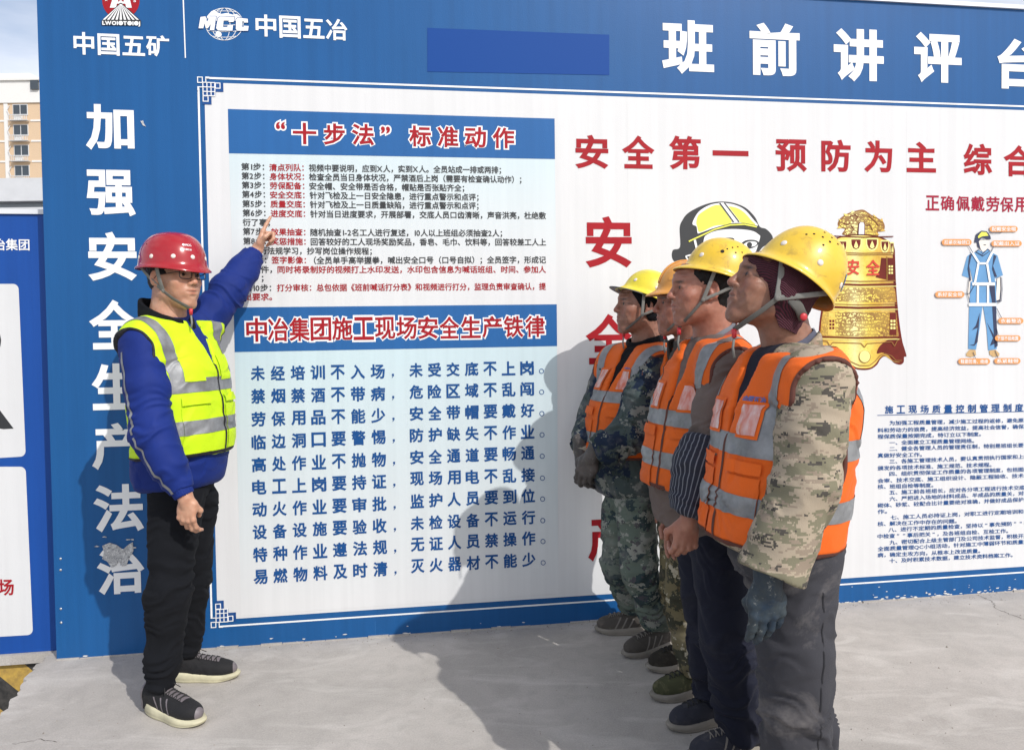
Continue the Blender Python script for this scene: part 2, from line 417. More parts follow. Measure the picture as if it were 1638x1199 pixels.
def slab():
    rnd = random.Random(4); edge = []
    for i in range(150):
        t = 9*(i/149)**2; p = PA+dirE*t; q = np.array([dirE[1], -dirE[0], 0])*(rnd.uniform(-.012, .012)+.012*math.sin(t*9)); edge.append(p+q)
    top = edge+[np.array([-6, -14, 0.]), np.array([14, -14, 0.]), np.array([14, 14, 0.]), np.array([PA[0]+.02, 14, 0.])]
    V = [tuple(p) for p in top]; n = len(top); V += [(p[0]-.03, p[1]+.0, -.4) for p in top]
    F = [tuple(range(n))]+[(i, i+n, (i+1) % n+n, (i+1) % n) for i in range(n)]
    return V, F
V, F = slab(); ground = tag(mk('ground_slab', V, F, M_conc), kind='structure')
low = tag(mk('lower_ground', [(-400, -60, -.32), (400, -60, -.32), (400, 900, -.32), (-400, 900, -.32)], [(0, 1, 2, 3)], M_low), kind='structure')
def crack(pts, wd):
    b = MB()
    pts = [gnd(*p) for p in pts]; V = []; 
    rnd = random.Random(1); fine = []
    for a, c in zip(pts[:-1], pts[1:]):
        for i in range(7): fine.append(a+(c-a)*i/7+np.array([rnd.uniform(-.006, .006), rnd.uniform(-.006, .006), 0]))
    for i, p in enumerate(fine):
        d = fine[min(i+1, len(fine)-1)]-fine[max(i-1, 0)]; q = np.array([-d[1], d[0], 0]); q = q/np.linalg.norm(q)*wd*rnd.uniform(.4, 1.2)
        V += [tuple(p+q+ZZ*.001), tuple(p-q+ZZ*.001)]
    return V, [(2*i, 2*i+1, 2*i+3, 2*i+2) for i in range(len(fine)-1)]
M_crack = plain('crack_dark', (.10, .09, .08), .95)
for pts, wd in (([(1563, 951), (1588, 962), (1592, 972), (1615, 982), (1650, 995)], .0016), ([(20, 1190), (60, 1182), (100, 1186)], .0012)):
    V, F = crack(pts, wd); mk('crack', V, F, M_crack, ground)

# ---- prints on the notice wall
def vinyl(name, c, streak=.10, rough=.42, grad=None):
    m, nt, p = newmat(name)
    v = coord(nt, (26, 26, .8)); f = noise(nt, v, 1., 6, .6); g = noise(nt, coord(nt), 1.3, 5, .55)
    c0 = tuple(x*(1-streak) for x in c)
    cc = ramp(nt, f, [(.35, c0), (.62, c)]); cc = mixc(nt, 1., cc, ramp(nt, g, [(.35, (1-streak*.8,)*3), (.65, (1,)*3)]), 'MULTIPLY')
    d = noise(nt, coord(nt, (1, 1, 1)), 46, 8, .75); 
    cc = mixc(nt, ramp(nt, d, [(.70, (0,)*3), (.78, (.25,)*3)]), cc, (.5, .5, .48, 1))
    nt.links.new(cc, p.inputs['Base Color']); p.inputs['Roughness'].default_value = rough; p.inputs['Specular IOR Level'].default_value = .28
    bump(nt, p, mixc(nt, .5, noise(nt, coord(nt, (7, 7, 1)), 1.5, 3), noise(nt, coord(nt), 240, 2)), .10, .01)
    return m
M_blue = vinyl('blue_vinyl', (.011, .097, .29), .10, .40)
M_blue2 = vinyl('bright_blue_vinyl', (.020, .122, .35), .08)
M_white = vinyl('white_vinyl', (.70, .705, .71), .045, .42)
M_navy = vinyl('navy_line', (.015, .075, .26), .1)
M_pale = vinyl('pale_blue_print', (.64, .76, .80), .05)
M_inkw = plain('white_ink', (.84, .85, .85), .5)
M_inkr = plain('red_ink', (.37, .012, .020), .55, var=.12, spec=.2)
M_inkr2 = plain('crimson_ink', (.34, .012, .04), .55, spec=.2)
M_inkb = plain('black_ink', (.025, .027, .03), .55)
M_inkblue = plain('blue_ink', (.010, .075, .25), .55, spec=.2)
M_patch = plain('cover_blue', (.009, .062, .27), .5, spec=.15)
UL, VT = wall(64, 0)[0], 0
u_left = wall(77, 600)[0]; u_right = 3.7
v_top = wall(1520, 9)[1]; v_top = (wall(1400, 0)[1]+wall(1638, 19)[1])/2
wallb = MB(); wallb.wbox(u_left, u_right, .0, v_top, .0, .09)
nw = tag(wallb.build('notice_wall', M_blue, origin=tuple(WO)), 'long blue and white printed hoarding wall standing behind all the people', 'notice wall')
nw['org'] = tuple(WO)
def wpoly(name, pts, layer, m, parent=None, px=True):
    P = [wp(*(wall(*p) if px else p), layer) for p in pts]
    return mk(name, P, [tuple(range(len(P)))], m, parent if parent is not None else nw)
def wrect(name, u0, u1, v0, v1, layer, m, parent=None):
    return wpoly(name, [(u0, v0), (u1, v0), (u1, v1), (u0, v1)], layer, m, parent, False)
# frame lines and white field
fu, ft = wall(316, 123); fb = wall(337, 1003.5)[1]; fu = (fu+wall(337, 1003)[0])/2
px_ = abs(wall(600, 600)[0]-wall(601, 600)[0]); fr = 3.58
wi = wall(324, 500)[0]-wall(325.5-9.5, 500)[0]
cu = fu+10*px_*1.02
wrect('white_field', cu, fr-10*px_, fb+12*px_, ft-8.5*px_, 1, M_white)
lw = 2.9*px_
def frame_lines():
    b = MB(); o = 12*px_
    def q(u0, u1, v0, v1): b.add([wp(u0, v0, 2), wp(u1, v0, 2), wp(u1, v1, 2), wp(u0, v1, 2)], [(0, 1, 2, 3)])
    q(fu+o, fr-o, ft-lw, ft); q(fu+o, fr-o, fb, fb+lw*.9); q(fu, fu+lw, fb+16*px_, ft-16*px_); q(fr-lw, fr, fb+16*px_, ft-16*px_)
    b.build('frame_line', M_inkw, nw)
frame_lines()
def corner(fx, fy):
    # lattice drawn in a unit of image pixels from the frame corner
    def X(a): return (fu+a*px_) if not fx else (fr-a*px_)
    def Y(a): return (ft-a*px_) if not fy else (fb+a*px_)
    g = 200/1199; P = lambda zx, zy: (X((zx-90)*g), Y((zy-130)*g))
    def rc_(b, x0, x1, y0, y1, L):
        (a, c), (d, e) = P(x0, y0), P(x1, y1); u0, u1 = sorted((a, d)); v0, v1 = sorted((c, e))
        b.add([wp(u0, v0, L), wp(u1, v0, L), wp(u1, v1, L), wp(u0, v1, L)], [(0, 1, 2, 3)])
    b = MB()
    for r in ((132, 322, 180, 265), (132, 252, 266, 303), (132, 213, 304, 386)): rc_(b, *r, 3)
    b.build('corner_backing', M_navy, nw)
    b = MB(); t = 8
    def sq(x0, x1, y0, y1, L=4):
        rc_(b, x0, x1, y0, y0+t, L); rc_(b, x0, x1, y1-t, y1, L); rc_(b, x0, x0+t, y0+t, y1-t, L); rc_(b, x1-t, x1, y0+t, y1-t, L)
    sq(90, 140, 130, 188); sq(247, 297, 180, 236); sq(135, 187, 304, 360)
    for x in (136, 172, 208, 242): rc_(b, x, x+t, 178, 310, 5)
    for y in (178, 220, 262, 300): rc_(b, 136, 250, y, y+t, 6)
    rc_(b, 164, 172, 130, 185, 7); rc_(b, 92, 140, 222, 230, 7); rc_(b, 92, 104, 222, 260, 8); rc_(b, 164, 200, 130, 144, 8)
    b.build('corner_ornament', M_inkw, nw)
for a in (0, 1):
    for b_ in (0, 1): corner(a, b_)

# lettering
_gc = {}
def glyph(ch, bold):
    k = (ch, bold)
    if k in _gc: return _gc[k]
    cu_ = bpy.data.curves.new('g', 'FONT'); cu_.body = ch; cu_.size = 1; cu_.resolution_u = 3; cu_.fill_mode = 'FRONT'
    ob = bpy.data.objects.new('g', cu_); me = bpy.data.meshes.new_from_object(ob)
    V = np.array([v.co[:] for v in me.vertices]).reshape(-1, 3); me.calc_loop_triangles()
    T = np.array([t.vertices[:] for t in me.loop_triangles], int).reshape(-1, 3)
    bpy.data.objects.remove(ob); bpy.data.meshes.remove(me); bpy.data.curves.remove(cu_)
    if len(T) and bold > 0:                  # thicken: a slightly sloped rim outside every outline
        r_, inv = np.unique(np.round(V, 5), axis=0, return_inverse=True); V = r_; T = inv.ravel()[T]
        A = V[T]; ar = (A[:, 1, 0]-A[:, 0, 0])*(A[:, 2, 1]-A[:, 0, 1])-(A[:, 2, 0]-A[:, 0, 0])*(A[:, 1, 1]-A[:, 0, 1])
        T[ar < 0] = T[ar < 0][:, ::-1]; T = T[np.abs(ar) > 1e-9]
        es = {}
        for t in T:
            for i in range(3): es[(t[i], t[(i+1) % 3])] = 1
        be = [e for e in es if (e[1], e[0]) not in es]; acc = {}
        for i, j in be:
            d = V[j, :2]-V[i, :2]; L = np.linalg.norm(d)
            if L < 1e-6: continue
            n_ = np.array([d[1], -d[0]])/L
            for q in (i, j): acc.setdefault(q, []).append(n_)
        idx = {}; nv = []
        for q, ns in acc.items():
            m_ = sum(ns); L = np.linalg.norm(m_); m_ = ns[0] if L < 1e-6 else m_/L; k_ = 1/max(.55, float(m_@ns[0]))
            idx[q] = len(V)+len(nv); p = V[q].copy(); p[:2] += m_*bold*k_; p[2] = .10; nv.append(p)
        q4 = [(i, idx[i], idx[j], j) for i, j in be if i in idx and j in idx]
        T = np.concatenate([T, np.array([(a, b_, c) for a, b_, c, d in q4]+[(a, c, d) for a, b_, c, d in q4], int)]); V = np.concatenate([V, np.array(nv)])
    _gc[k] = (V, T); return _gc[k]
def is_wide(ch): return ord(ch) > 0x2e80 or ch in '“”'
def layout(s, bold, pitch=1.0):
    x = 0; Vs = []; Ts = []; b = 0
    for ch in s:
        if ch == ' ': x += .45*pitch; continue
        adv = 1.0 if is_wide(ch) else None; V, T = glyph(ch, bold)
        if len(V):
            if adv is None: adv = V[:, 0].max()+.06
            V2 = V.copy(); off = 0
            if ch in '“”' : c_ = (V[:, 0].max()+V[:, 0].min())/2; off = .5-c_
            V2[:, 0] += x+off; Vs.append(V2); Ts.append(T+b); b += len(V)
        else: adv = .5
        x += adv*pitch
    V = np.concatenate(Vs); return V, np.concatenate(Ts)
GM = .38                                    # mid height of an ideograph in em
def text(s, x0, y0, x1, y1, h, m, bold=.02, layer=3, pitch=1.0, name='lettering', parent=None, wide=None):
    """one printed line from (x0,y0) to (x1,y1), the ends measured on the wall; h = letter height"""
    V, T = layout(s, bold, pitch); a = V[:, 0].min(); c = V[:, 0].max()
    u0, v0 = wall(x0, y0); u1, v1 = wall(x1, y1); hv = wall((x0+x1)/2, (y0+y1)/2-h/2)[1]-wall((x0+x1)/2, (y0+y1)/2+h/2)[1]
    sy = hv/.92; t = (V[:, 0]-a)/(c-a); U = u0+(u1-u0)*t; W = v0+(v1-v0)*t+(V[:, 1]-GM)*sy
    P = WO+np.outer(U, WE)+np.outer(W, ZZ)-np.outer(layer*.0007+V[:, 2]*.0004, WN)
    return mk(name, P, T, m, parent if parent is not None else nw)
def chars(items, m, bold=.02, layer=3, name='lettering', outline=None):
    """items: (char, cx, cy, w, h) in wall measure"""
    def put(bd, L, mm, grow=0):
        Vs = []; Ts = []; b = 0
        for ch, cx, cy, w_, h_ in items:
            V, T = glyph(ch, bd); u, v = wall(cx, cy); uw = wall(cx+w_/2, cy)[0]-wall(cx-w_/2, cy)[0]; vh = wall(cx, cy-h_/2)[1]-wall(cx, cy+h_/2)[1]
            lo = V[:, :2].min(0); hi = V[:, :2].max(0)
            if ch in '一“”，。、': sx = uw/.92; sy = vh/.92; ox = (lo[0]+hi[0])/2; oy = GM if ch not in '“”' else GM
            else: sx = uw/(hi[0]-lo[0]-2*grow); sy = vh/(hi[1]-lo[1]-2*grow); ox, oy = (lo+hi)/2
            U = u+(V[:, 0]-ox)*sx; W = v+(V[:, 1]-oy)*sy
            Vs.append(WO+np.outer(U, WE)+np.outer(W, ZZ)-np.outer(L*.0007+V[:, 2]*.0004, WN)); Ts.append(T+b); b += len(V)
        return mk(name, np.concatenate(Vs), np.concatenate(Ts), mm, nw)
    if outline: put(bold+outline, layer, M_inkw, outline); layer += 1.5
    return put(bold, layer, m)
# left column
for o in [('加', 176, 204, 78, 73), ('强', 178, 309, 78, 74), ('安', 180, 410, 78, 78), ('全', 183, 519, 80, 79), ('生', 186, 618, 78, 74), ('产', 187, 713, 80, 74), ('法', 190, 812, 80, 76), ('治', 193.5, 913, 76, 72)]:
    chars([o], M_inkw, .03, 3, 'large_letter')
# logos row
chars([('中', 134.5, 70, 33, 36), ('国', 174, 72, 35, 34.5), ('五', 214, 74, 36, 31), ('矿', 252.5, 74, 37, 34)], M_inkw, .022)
chars([('中', 425.5, 41.5, 33, 35), ('国', 464, 44, 34, 35.5), ('五', 502, 46.5, 34, 31), ('冶', 538.5, 48, 34.5, 34)], M_inkw, .022)
wpoly('divider_line', [(292, -8), (294, -8), (297.6, 93), (295.8, 93)], 2, M_inkw)
def wcirc(cx, cy, rx, ry, n=28): return [(cx+rx*math.cos(2*math.pi*i/n), cy+ry*math.sin(2*math.pi*i/n)) for i in range(n)]
wpoly('logo_disc', wcirc(193.6, 1, 30, 30), 2, M_inkr, )
wpoly('logo_letter', [(176, 13), (184, -14), (191, -22), (198, -22), (205, -14), (211, 13), (202, 13), (201, 6.5), (187, 6.5), (186, 13)], 3, M_inkw)
wpoly('logo_letter', [(188.6, 3), (191, -3), (196.6, -3), (199, 3), (196, 3), (195, 1), (192, 1), (191, 3)], 4, M_inkr)
wpoly('logo_fan', [(192.3, 5.5), (163, 34), (163, 41), (226, 41.5), (226, 34), (195, 5.5)], 5, M_inkb)
fan = MB()
for i in range(9):
    a0 = 165.0+i*6.75; a1 = a0+3.7
    fan.add([wp(*wall(192.9+i*.2, 7.5), 6), wp(*wall(a0, 32.5), 6), wp(*wall(a1, 32.6), 6), wp(*wall(193.2+i*.2, 7.5), 6)], [(0, 1, 2, 3)])
fan.build('logo_rays', M_inkw, nw)
text('LWOI●T●I●J', 164.2, 37.2, 224.7, 38.2, 7.6, M_inkw, .05, 6, name='logo_lettering')
text('A', 168.5, 0, 172, 0, 6, M_inkw, .02, 4, name='logo_lettering'); text('S', 213.5, 1.5, 218, 1.5, 6, M_inkw, .02, 4, name='logo_lettering')
# globe logo
gl = MB()
def wline(b, pts, wd, L):
    for i in range(len(pts)-1):
        a = np.array(pts[i]); c = np.array(pts[i+1]); d = c-a; n_ = np.array([-d[1], d[0]]); n_ = n_/(np.linalg.norm(n_)+1e-9)*wd/2
        b.add([wp(*wall(*(a+n_)), L), wp(*wall(*(a-n_)), L), wp(*wall(*(c-n_)), L), wp(*wall(*(c+n_)), L)], [(0, 1, 2, 3)])
for k in (1., .68, .3): wline(gl, [(359+30*k*math.cos(t), 39+25.6*math.sin(t)) for t in np.linspace(0, 2*math.pi, 41)], .9, 2)
for k in (-.75, -.4, 0, .4, .75):
    e = math.sqrt(1-k*k); wline(gl, [(359+30*e*s, 39+25.6*k+1.8*(1-s*s)*(1 if k >= 0 else -1)) for s in np.linspace(-1, 1, 13)], .8, 2)
gl.build('globe_grid', M_inkw, nw)
wpoly('globe_land', [(331, 27), (338, 19), (343, 16.5), (347, 20), (354, 23), (363, 21.5), (372, 24), (379, 23), (385, 28), (382, 34), (335, 34)], 3, M_inkw)
wpoly('globe_land', [(345, 53), (349, 50), (354, 53), (355, 57), (350, 60), (345, 57)], 3, M_inkw)
def mcc(grow, L, m):
    def pg(pts): wpoly('logo_letter', pts, L, m)
    g = grow
    pg([(318-g, 46+g), (321-g, 28-g), (329, 27-g), (331.5, 36), (336, 27-g), (346+g, 27-g), (343+g, 49+g), (336, 49+g), (337.5, 39), (333, 46), (329.5, 46), (327.5, 38), (325.5, 46+g)])
    pg([(349-g, 30-g), (352, 27-g), (375+g, 28-g), (374+g, 36), (366, 36), (366, 33), (358, 33), (357, 44), (364, 44), (364.5, 41), (373+g, 41), (372+g, 50+g), (349, 49.5+g), (346-g, 46)])
    pg([(378-g, 32-g), (380, 29-g), (396.5+g, 31-g), (397+g, 37+g), (390.5, 37), (390.5, 35), (387.5, 35), (387, 44), (390, 44.3), (390.5, 42), (398+g, 42.5), (397+g, 50+g), (380, 50+g), (377.5-g, 47)])
mcc(.9, 4, M_navy); mcc(0, 5, M_inkw)
# covered patch and title
wpoly('blue_cover_patch', [(683.5, 45), (974.5, 56), (974.5, 120.5), (683.5, 115)], 2, M_patch)
for o in [('班', 1100.5, 76, 83, 86), ('前', 1239, 79.5, 80, 84), ('讲', 1373.5, 89, 80, 84), ('评', 1500, 93, 76, 80), ('台', 1631, 103, 72, 80)]: chars([o], M_inkw, .035, 3, 'large_letter')
# slogan
chars([('安', 946.5, 243, 53, 54), ('全', 1021, 243.5, 52, 53), ('第', 1095.5, 244.5, 51, 54), ('一', 1168.5, 246, 54, 54), ('预', 1265.5, 249, 50, 52), ('防', 1337, 249.5, 47, 52), ('为', 1404.5, 250.5, 45, 51), ('主', 1473.5, 251.5, 47, 49), ('综', 1564, 255, 46, 50), ('合', 1628.5, 257.5, 47, 50), ('治', 1699, 260, 46, 50)], M_inkr, .03)
chars([('安', 973.5, 387, 74, 82), ('全', 974, 542, 74, 80), ('生', 975, 700, 74, 80), ('产', 974.5, 858, 68, 76)], M_inkr, .028)
# poster: headers and pale fields
gx0, gx1 = 366, 888.5
def grad_field(name, pts, L, m): wpoly(name, pts, L, m)
def gradmat(name, c0, c1, z0, z1):
    m, nt, p = newmat(name); t = N(nt, 'ShaderNodeTexCoord'); s = N(nt, 'ShaderNodeSeparateXYZ'); nt.links.new(t.outputs['Object'], s.inputs[0])
    r = N(nt, 'ShaderNodeMapRange'); r.inputs['From Min'].default_value = z0; r.inputs['From Max'].default_value = z1; nt.links.new(s.outputs['Z'], r.inputs['Value'])
    c = mixc(nt, r.outputs[0], c0, c1); f = noise(nt, coord(nt, (26, 26, .8)), 1, 6, .6)
    c = mixc(nt, 1., c, ramp(nt, f, [(.35, (.95,)*3), (.62, (1,)*3)]), 'MULTIPLY')
    nt.links.new(c, p.inputs['Base Color']); p.inputs['Roughness'].default_value = .42; p.inputs['Specular IOR Level'].default_value = .35; return m
M_g1 = gradmat('pale_print_upper', (.70, .705, .71), (.60, .70, .73), wall(600, 440)[1], wall(600, 250)[1])
M_g2 = gradmat('pale_print_lower', (.70, .705, .71), (.56, .69, .73), wall(600, 960)[1], wall(600, 570)[1])
grad_field('poster_field', [(366.4, 245.5), (374.0, 492), (890.4, 487), (887.6, 254.7)], 2, M_g1)
grad_field('poster_field', [(375.6, 562), (386, 984), (893, 948), (891, 553)], 2, M_g2)
wpoly('poster_header', [(364.7, 174.7), (366.4, 245.5), (887.6, 254.7), (887, 190)], 3, M_blue2)
wpoly('poster_header', [(374, 491.7), (375.6, 562.9), (891, 553.3), (890.4, 486.6)], 3, M_blue2)
Z4 = lambda X, Y: (350+X*.34204, 160+Y*.34204)
def z4line(s, X0, Y0, X1, Y1, m, h=11.2, b=.020): 
    (a, c), (d, e) = Z4(X0, Y0), Z4(X1, Y1); text(s, a, c, d, e, h, m, b, 4)
it = []
for ch, X0, X1, Yc, hh in [('“', 262, 317, 142, 105), ('十', 347, 457, 158, 100), ('步', 490, 590, 161, 100), ('法', 622, 726, 163, 100), ('”', 755, 805, 162, 100), ('标', 890, 993, 170, 98), ('准', 1022, 1120, 173, 98), ('动', 1150, 1250, 176, 98), ('作', 1280, 1382, 178, 98)]:
    a, c = Z4((X0+X1)/2, Yc); it.append((ch, a, c, (X1-X0)*.342 if ch not in '“”' else 34, hh*.342))
chars(it, M_inkr, .026, 4, outline=.065)
it = []
for i, ch in enumerate('中冶集团施工现场安全生产铁律'):
    t = i/13; a, c = Z4(178+(1478-178)*t, 1074+(1058-1074)*t); it.append((ch, a, c, 33.5*(1-.06*t), 38*(1-.1*t)))
chars(it, M_inkr, .020, 4, outline=.07)
RowsA = [('第1步：', '清点列队：', '视频中要说明，应到X人，实到X人。全员站成一排或两排；', 312, 316, 328, 1320),
 ('第2步：', '身体状况：', '检查全员当日身体状况，严禁酒后上岗（需要有检查确认动作）；', 355, 358, 373, 1415),
 ('第3步：', '劳保配备：', '安全帽、安全带是否合格，帽贴是否张贴齐全；', 398, 401, 412, 1148),
 ('第4步：', '安全交底：', '针对飞检及上一日安全隐患，进行重点警示和点评；', 441, 444, 455, 1215),
 ('第5步：', '质量交底：', '针对飞检及上一日质量缺陷，进行重点警示和点评；', 485, 487, 495, 1215),
 ('第6步：', '进度交底：', '针对当日进度要求，开展部署，交底人员口齿清晰，声音洪亮，杜绝敷', 528, 531, 541, 1530),
 ('第7步：', '效果抽查：', '随机抽查1-2名工人进行复述，10人以上班组必须抽查2人；', 614, 617, 623, 1325),
 ('第8步：', '奖惩措施：', '回答较好的工人现场奖励奖品，香皂、毛巾、饮料等，回答较差工人上', 659, 661, 665, 1530),
 ('第9步：', '签字影像：', '（全员单手高举握拳，喊出安全口号（口号自拟）；全员签字，形成记', 747, 748, 747, 1530)]
for i, (a, b_, c, y0, y1, y2, xe) in enumerate(RowsA):
    o = i*1.3
    z4line(a, 105+o, y0, 213+o, y0+1, M_inkb); z4line(b_, 236+o, y1, 398+o, y1+1, M_inkr)
    z4line(c, 421+o*1.0 if i < 8 else 445, y1+2, xe, y2, M_inkb)
z4line('衍了事；', 112, 572, 240, 573, M_inkb); z4line('午进行法规学习，抄写岗位操作规程；', 115, 705, 716, 707, M_inkb)
z4line('录文件，', 118, 792, 250, 792, M_inkb); z4line('同时将录制好的视频打上水印发送，水印包含信息为喊话班组、时间、参加人', 275, 793, 1530, 792, M_inkr)
z4line('员）；', 118, 832, 210, 832, M_inkb); z4line('第10步：', 118, 879, 246, 878, M_inkb); z4line('打分审核：', 272, 878, 433, 877, M_inkr)
z4line('总包依据《班前喊话打分表》和视频进行打分，监理负责审查确认，提', 457, 877, 1530, 871, M_inkr); z4line('出要求。', 120, 920, 250, 920, M_inkr)
LA = ['未经培训不入场', '禁烟禁酒不带病', '劳保用品不能少', '临边洞口要警惕', '高处作业不抛物', '电工上岗要持证', '动火作业要审批', '设备设施要验收', '特种作业遵法规', '易燃物料及时清']
LB = ['未受交底不上岗', '危险区域不乱闯', '安全带帽要戴好', '防护缺失不作业', '安全通道要畅通', '现场用电不乱接', '监护人员要到位', '未检设备不运行', '无证人员禁操作', '灭火器材不能少']
YA0 = [110, 220, 330, 440, 547, 655, 763, 870, 978, 1085]; YA1 = [102, 208, 312, 415, 523, 628, 735, 840, 943, 1047]
YB0 = [95, 200, 303, 407, 512, 615, 722, 828, 930, 1033]; YB1 = [85, 185, 288, 390, 492, 597, 697, 800, 900, 1002]
g6 = .33355
for i in range(10):
    it = []
    for k in range(7):
        t = k/6; it.append((LA[i][k], 380+(98+(672-98)*t+i*1.4)*g6, 560+(YA0[i]+(YA1[i]-YA0[i])*t)*g6, 23, 23.4))
        it.append((LB[i][k], 380+(856+(1388-856)*t+i*.9)*g6, 560+(YB0[i]+(YB1[i]-YB0[i])*t)*g6, 21.8, 22.4))
    chars(it, M_inkblue, .03, 4)
    cxx, cyy = 380+(745+i*1.4)*g6, 560+(YA1[i]+18)*g6
    wpoly('comma', [(cxx-1.6, cyy-2.4), (cxx+1.6, cyy-2.6), (cxx+1.8, cyy+.6), (cxx-1, cyy+4), (cxx-1.9, cyy+3.4), (cxx+.2, cyy+.8), (cxx-1.6, cyy+.8)], 4, M_inkblue)
    b = MB(); wline(b, [(380+(1457+i*.9)*g6+3.4*math.cos(t), 560+(YB1[i]+15)*g6+3.6*math.sin(t)) for t in np.linspace(0, 2*math.pi, 17)], 1.1, 4); b.build('full_stop', M_inkblue, nw)
# right column text
it = [(ch, 1380+(173+78.2*i)*.2418, 630+(103-1.15*i)*.2418, 13.4, 13) for i, ch in enumerate('施工现场质量控制管理制度')]
chars(it, M_inkblue, .026, 3)
b = MB(); wline(b, [(1403, 664), (1672, 656.8)], 1.0, 3); b.build('rule_line', M_inkblue, nw)
ZR = [(175, 191, 1100, 172, '为加强工程质量管理，减少施工过程的返修，避免原材'), (97, 240, 1100, 213, '料和劳动力的浪费，提高经济效益，提高社会信誉，确保工'), (97, 281, 780, 264, '程保质保量按期完成，特订立以下制度。'),
 (175, 321, 735, 308, '一、全面建立工程质量管理网络。'), (175, 362, 1100, 336, '二、健全各管理人员的管理责任制，特别是班组长要认'), (97, 406, 390, 399, '真做好安全工作。'),
 (175, 445, 1100, 411, '三、各施工管理技术人员，要认真贯彻执行国家和上级'), (97, 490, 850, 466, '颁发的各项技术标准、施工规范、技术规程。'), (175, 527, 1100, 496, '四、组织贯彻保证工作质量的各项管理制度，包括图纸'),
 (97, 573, 1100, 537, '会审、技术交底、施工组织设计、隐蔽工程验收、技术考'), (97, 612, 465, 601, '核、班组自检等制度。'), (175, 650, 1085, 616, '五、施工前各班组长，应对各分项工程进行技术交底。'),
 (175, 692, 1100, 653, '六、严把进入场地的材料成品、半成品的质量关，对砖'), (97, 736, 1100, 695, '砌体、砂浆、砼配合比计量要绝对准确，并做好成品保护工'), (97, 777, 160, 774, '作。'), (183, 815, 1100, 773, '七、施工人员必持证上岗，对职工进行定期培训和考'),
 (97, 858, 620, 838, '核、解决在工作中存在的问题。'), (168, 897, 1100, 850, '八、进行不定期的质量检查，坚持以“事先预防”“事'), (97, 940, 960, 903, '中检查”“事后把关”，及各班组自检、互检工作。'),
 (175, 980, 1100, 934, '九、密切配合上级主管部门及公司技术监督，积极开展'), (97, 1023, 1100, 974, '全面质量管理QC小组活动，针对施工中薄弱环节和质量通'), (97, 1064, 775, 1035, '病，确定主攻方向，从根本上改进质量。'), (175, 1101, 990, 1062, '十、及时积累技术数据，建立技术资料档案工作。')]
for X0, Y0, X1, Y1, s in ZR: text(s, 1380+X0*.2418, 630+Y0*.2418, 1380+X1*.2418, 630+Y1*.2418, 6.9, M_inkblue, .018, 3)
it = [(ch, 1470+(X+5*0)*.2504, 300+Y*.2504, 21.5, 24) for ch, X, Y in zip('正确佩戴劳保用品', (85, 180, 280, 375, 470, 560, 652, 745), (99, 101, 103, 105, 107, 109, 111, 113))]
chars(it, M_inkr2, .02, 3)

# printed bell
def gold():
    m, nt, p = newmat('gold_print'); v = coord(nt)
    g = noise(nt, coord(nt, (1, 1, 1)), 9, 5, .6, .5)
    sp = N(nt, 'ShaderNodeSeparateXYZ'); nt.links.new(v, sp.inputs[0]); mr = N(nt, 'ShaderNodeMapRange'); mr.inputs['From Min'].default_value = wp(*wall(1304, 450))[0]; mr.inputs['From Max'].default_value = wp(*wall(1440, 450))[0]; nt.links.new(sp.outputs['X'], mr.inputs['Value'])
    c = ramp(nt, mr.outputs[0], [(0, (.45, .20, .015)), (.18, (.72, .46, .03)), (.36, (.88, .74, .14)), (.46, (.92, .88, .42)), (.58, (.85, .68, .08)), (.78, (.62, .34, .02)), (1, (.30, .10, .015))])
    c = mixc(nt, .35, c, ramp(nt, g, [(.35, (.50, .26, .02)), (.65, (.95, .85, .30))]))
    w1 = noise(nt, coord(nt), 70, 5, .65, 1.5); k = ramp(nt, w1, [(.56, (0,)*3), (.62, (.35,)*3)]); c = mixc(nt, k, c, (.45, .20, .02, 1))
    nt.links.new(c, p.inputs['Base Color']); p.inputs['Roughness'].default_value = .45; return m
def scroll():
    m, nt, p = newmat('gold_scroll_print'); v = coord(nt)
    w_ = N(nt, 'ShaderNodeTexNoise'); w_.inputs['Scale'].default_value = 26; nt.links.new(v, w_.inputs['Vector'])
    ad = mixc(nt, .12, v, w_.outputs['Color'], 'ADD')
    vo = N(nt, 'ShaderNodeTexVoronoi', feature='DISTANCE_TO_EDGE'); vo.inputs['Scale'].default_value = 34; nt.links.new(ad, vo.inputs['Vector'])
    vo2 = N(nt, 'ShaderNodeTexWave', wave_type='RINGS'); vo2.inputs['Scale'].default_value = 17; vo2.inputs['Distortion'].default_value = 7; vo2.inputs['Detail'].default_value = 2; nt.links.new(v, vo2.inputs['Vector'])
    k = ramp(nt, vo.outputs['Distance'], [(.0, (1,)*3), (.13, (0,)*3)], True); k2 = ramp(nt, vo2.outputs['Fac'], [(.0, (1,)*3), (.28, (0,)*3)], True)
    kk = mixc(nt, 1., k, k2, 'LIGHTEN'); kk = mixc(nt, 1., kk, ramp(nt, noise(nt, v, 8, 3), [(.3, (.35,)*3), (.6, (.9,)*3)]), 'MULTIPLY')
    sp = N(nt, 'ShaderNodeSeparateXYZ'); nt.links.new(v, sp.inputs[0]); mr = N(nt, 'ShaderNodeMapRange'); mr.inputs['From Min'].default_value = wp(*wall(1304, 450))[0]; mr.inputs['From Max'].default_value = wp(*wall(1440, 450))[0]; nt.links.new(sp.outputs['X'], mr.inputs['Value'])
    cb = ramp(nt, mr.outputs[0], [(0, (.55, .30, .03)), (.3, (.85, .70, .14)), (.45, (.92, .86, .38)), (.62, (.84, .66, .10)), (1, (.48, .24, .03))])
    c = mixc(nt, kk, cb, (.22, .09, .02, 1))
    nt.links.new(c, p.inputs['Base Color']); p.inputs['Roughness'].default_value = .45; return m
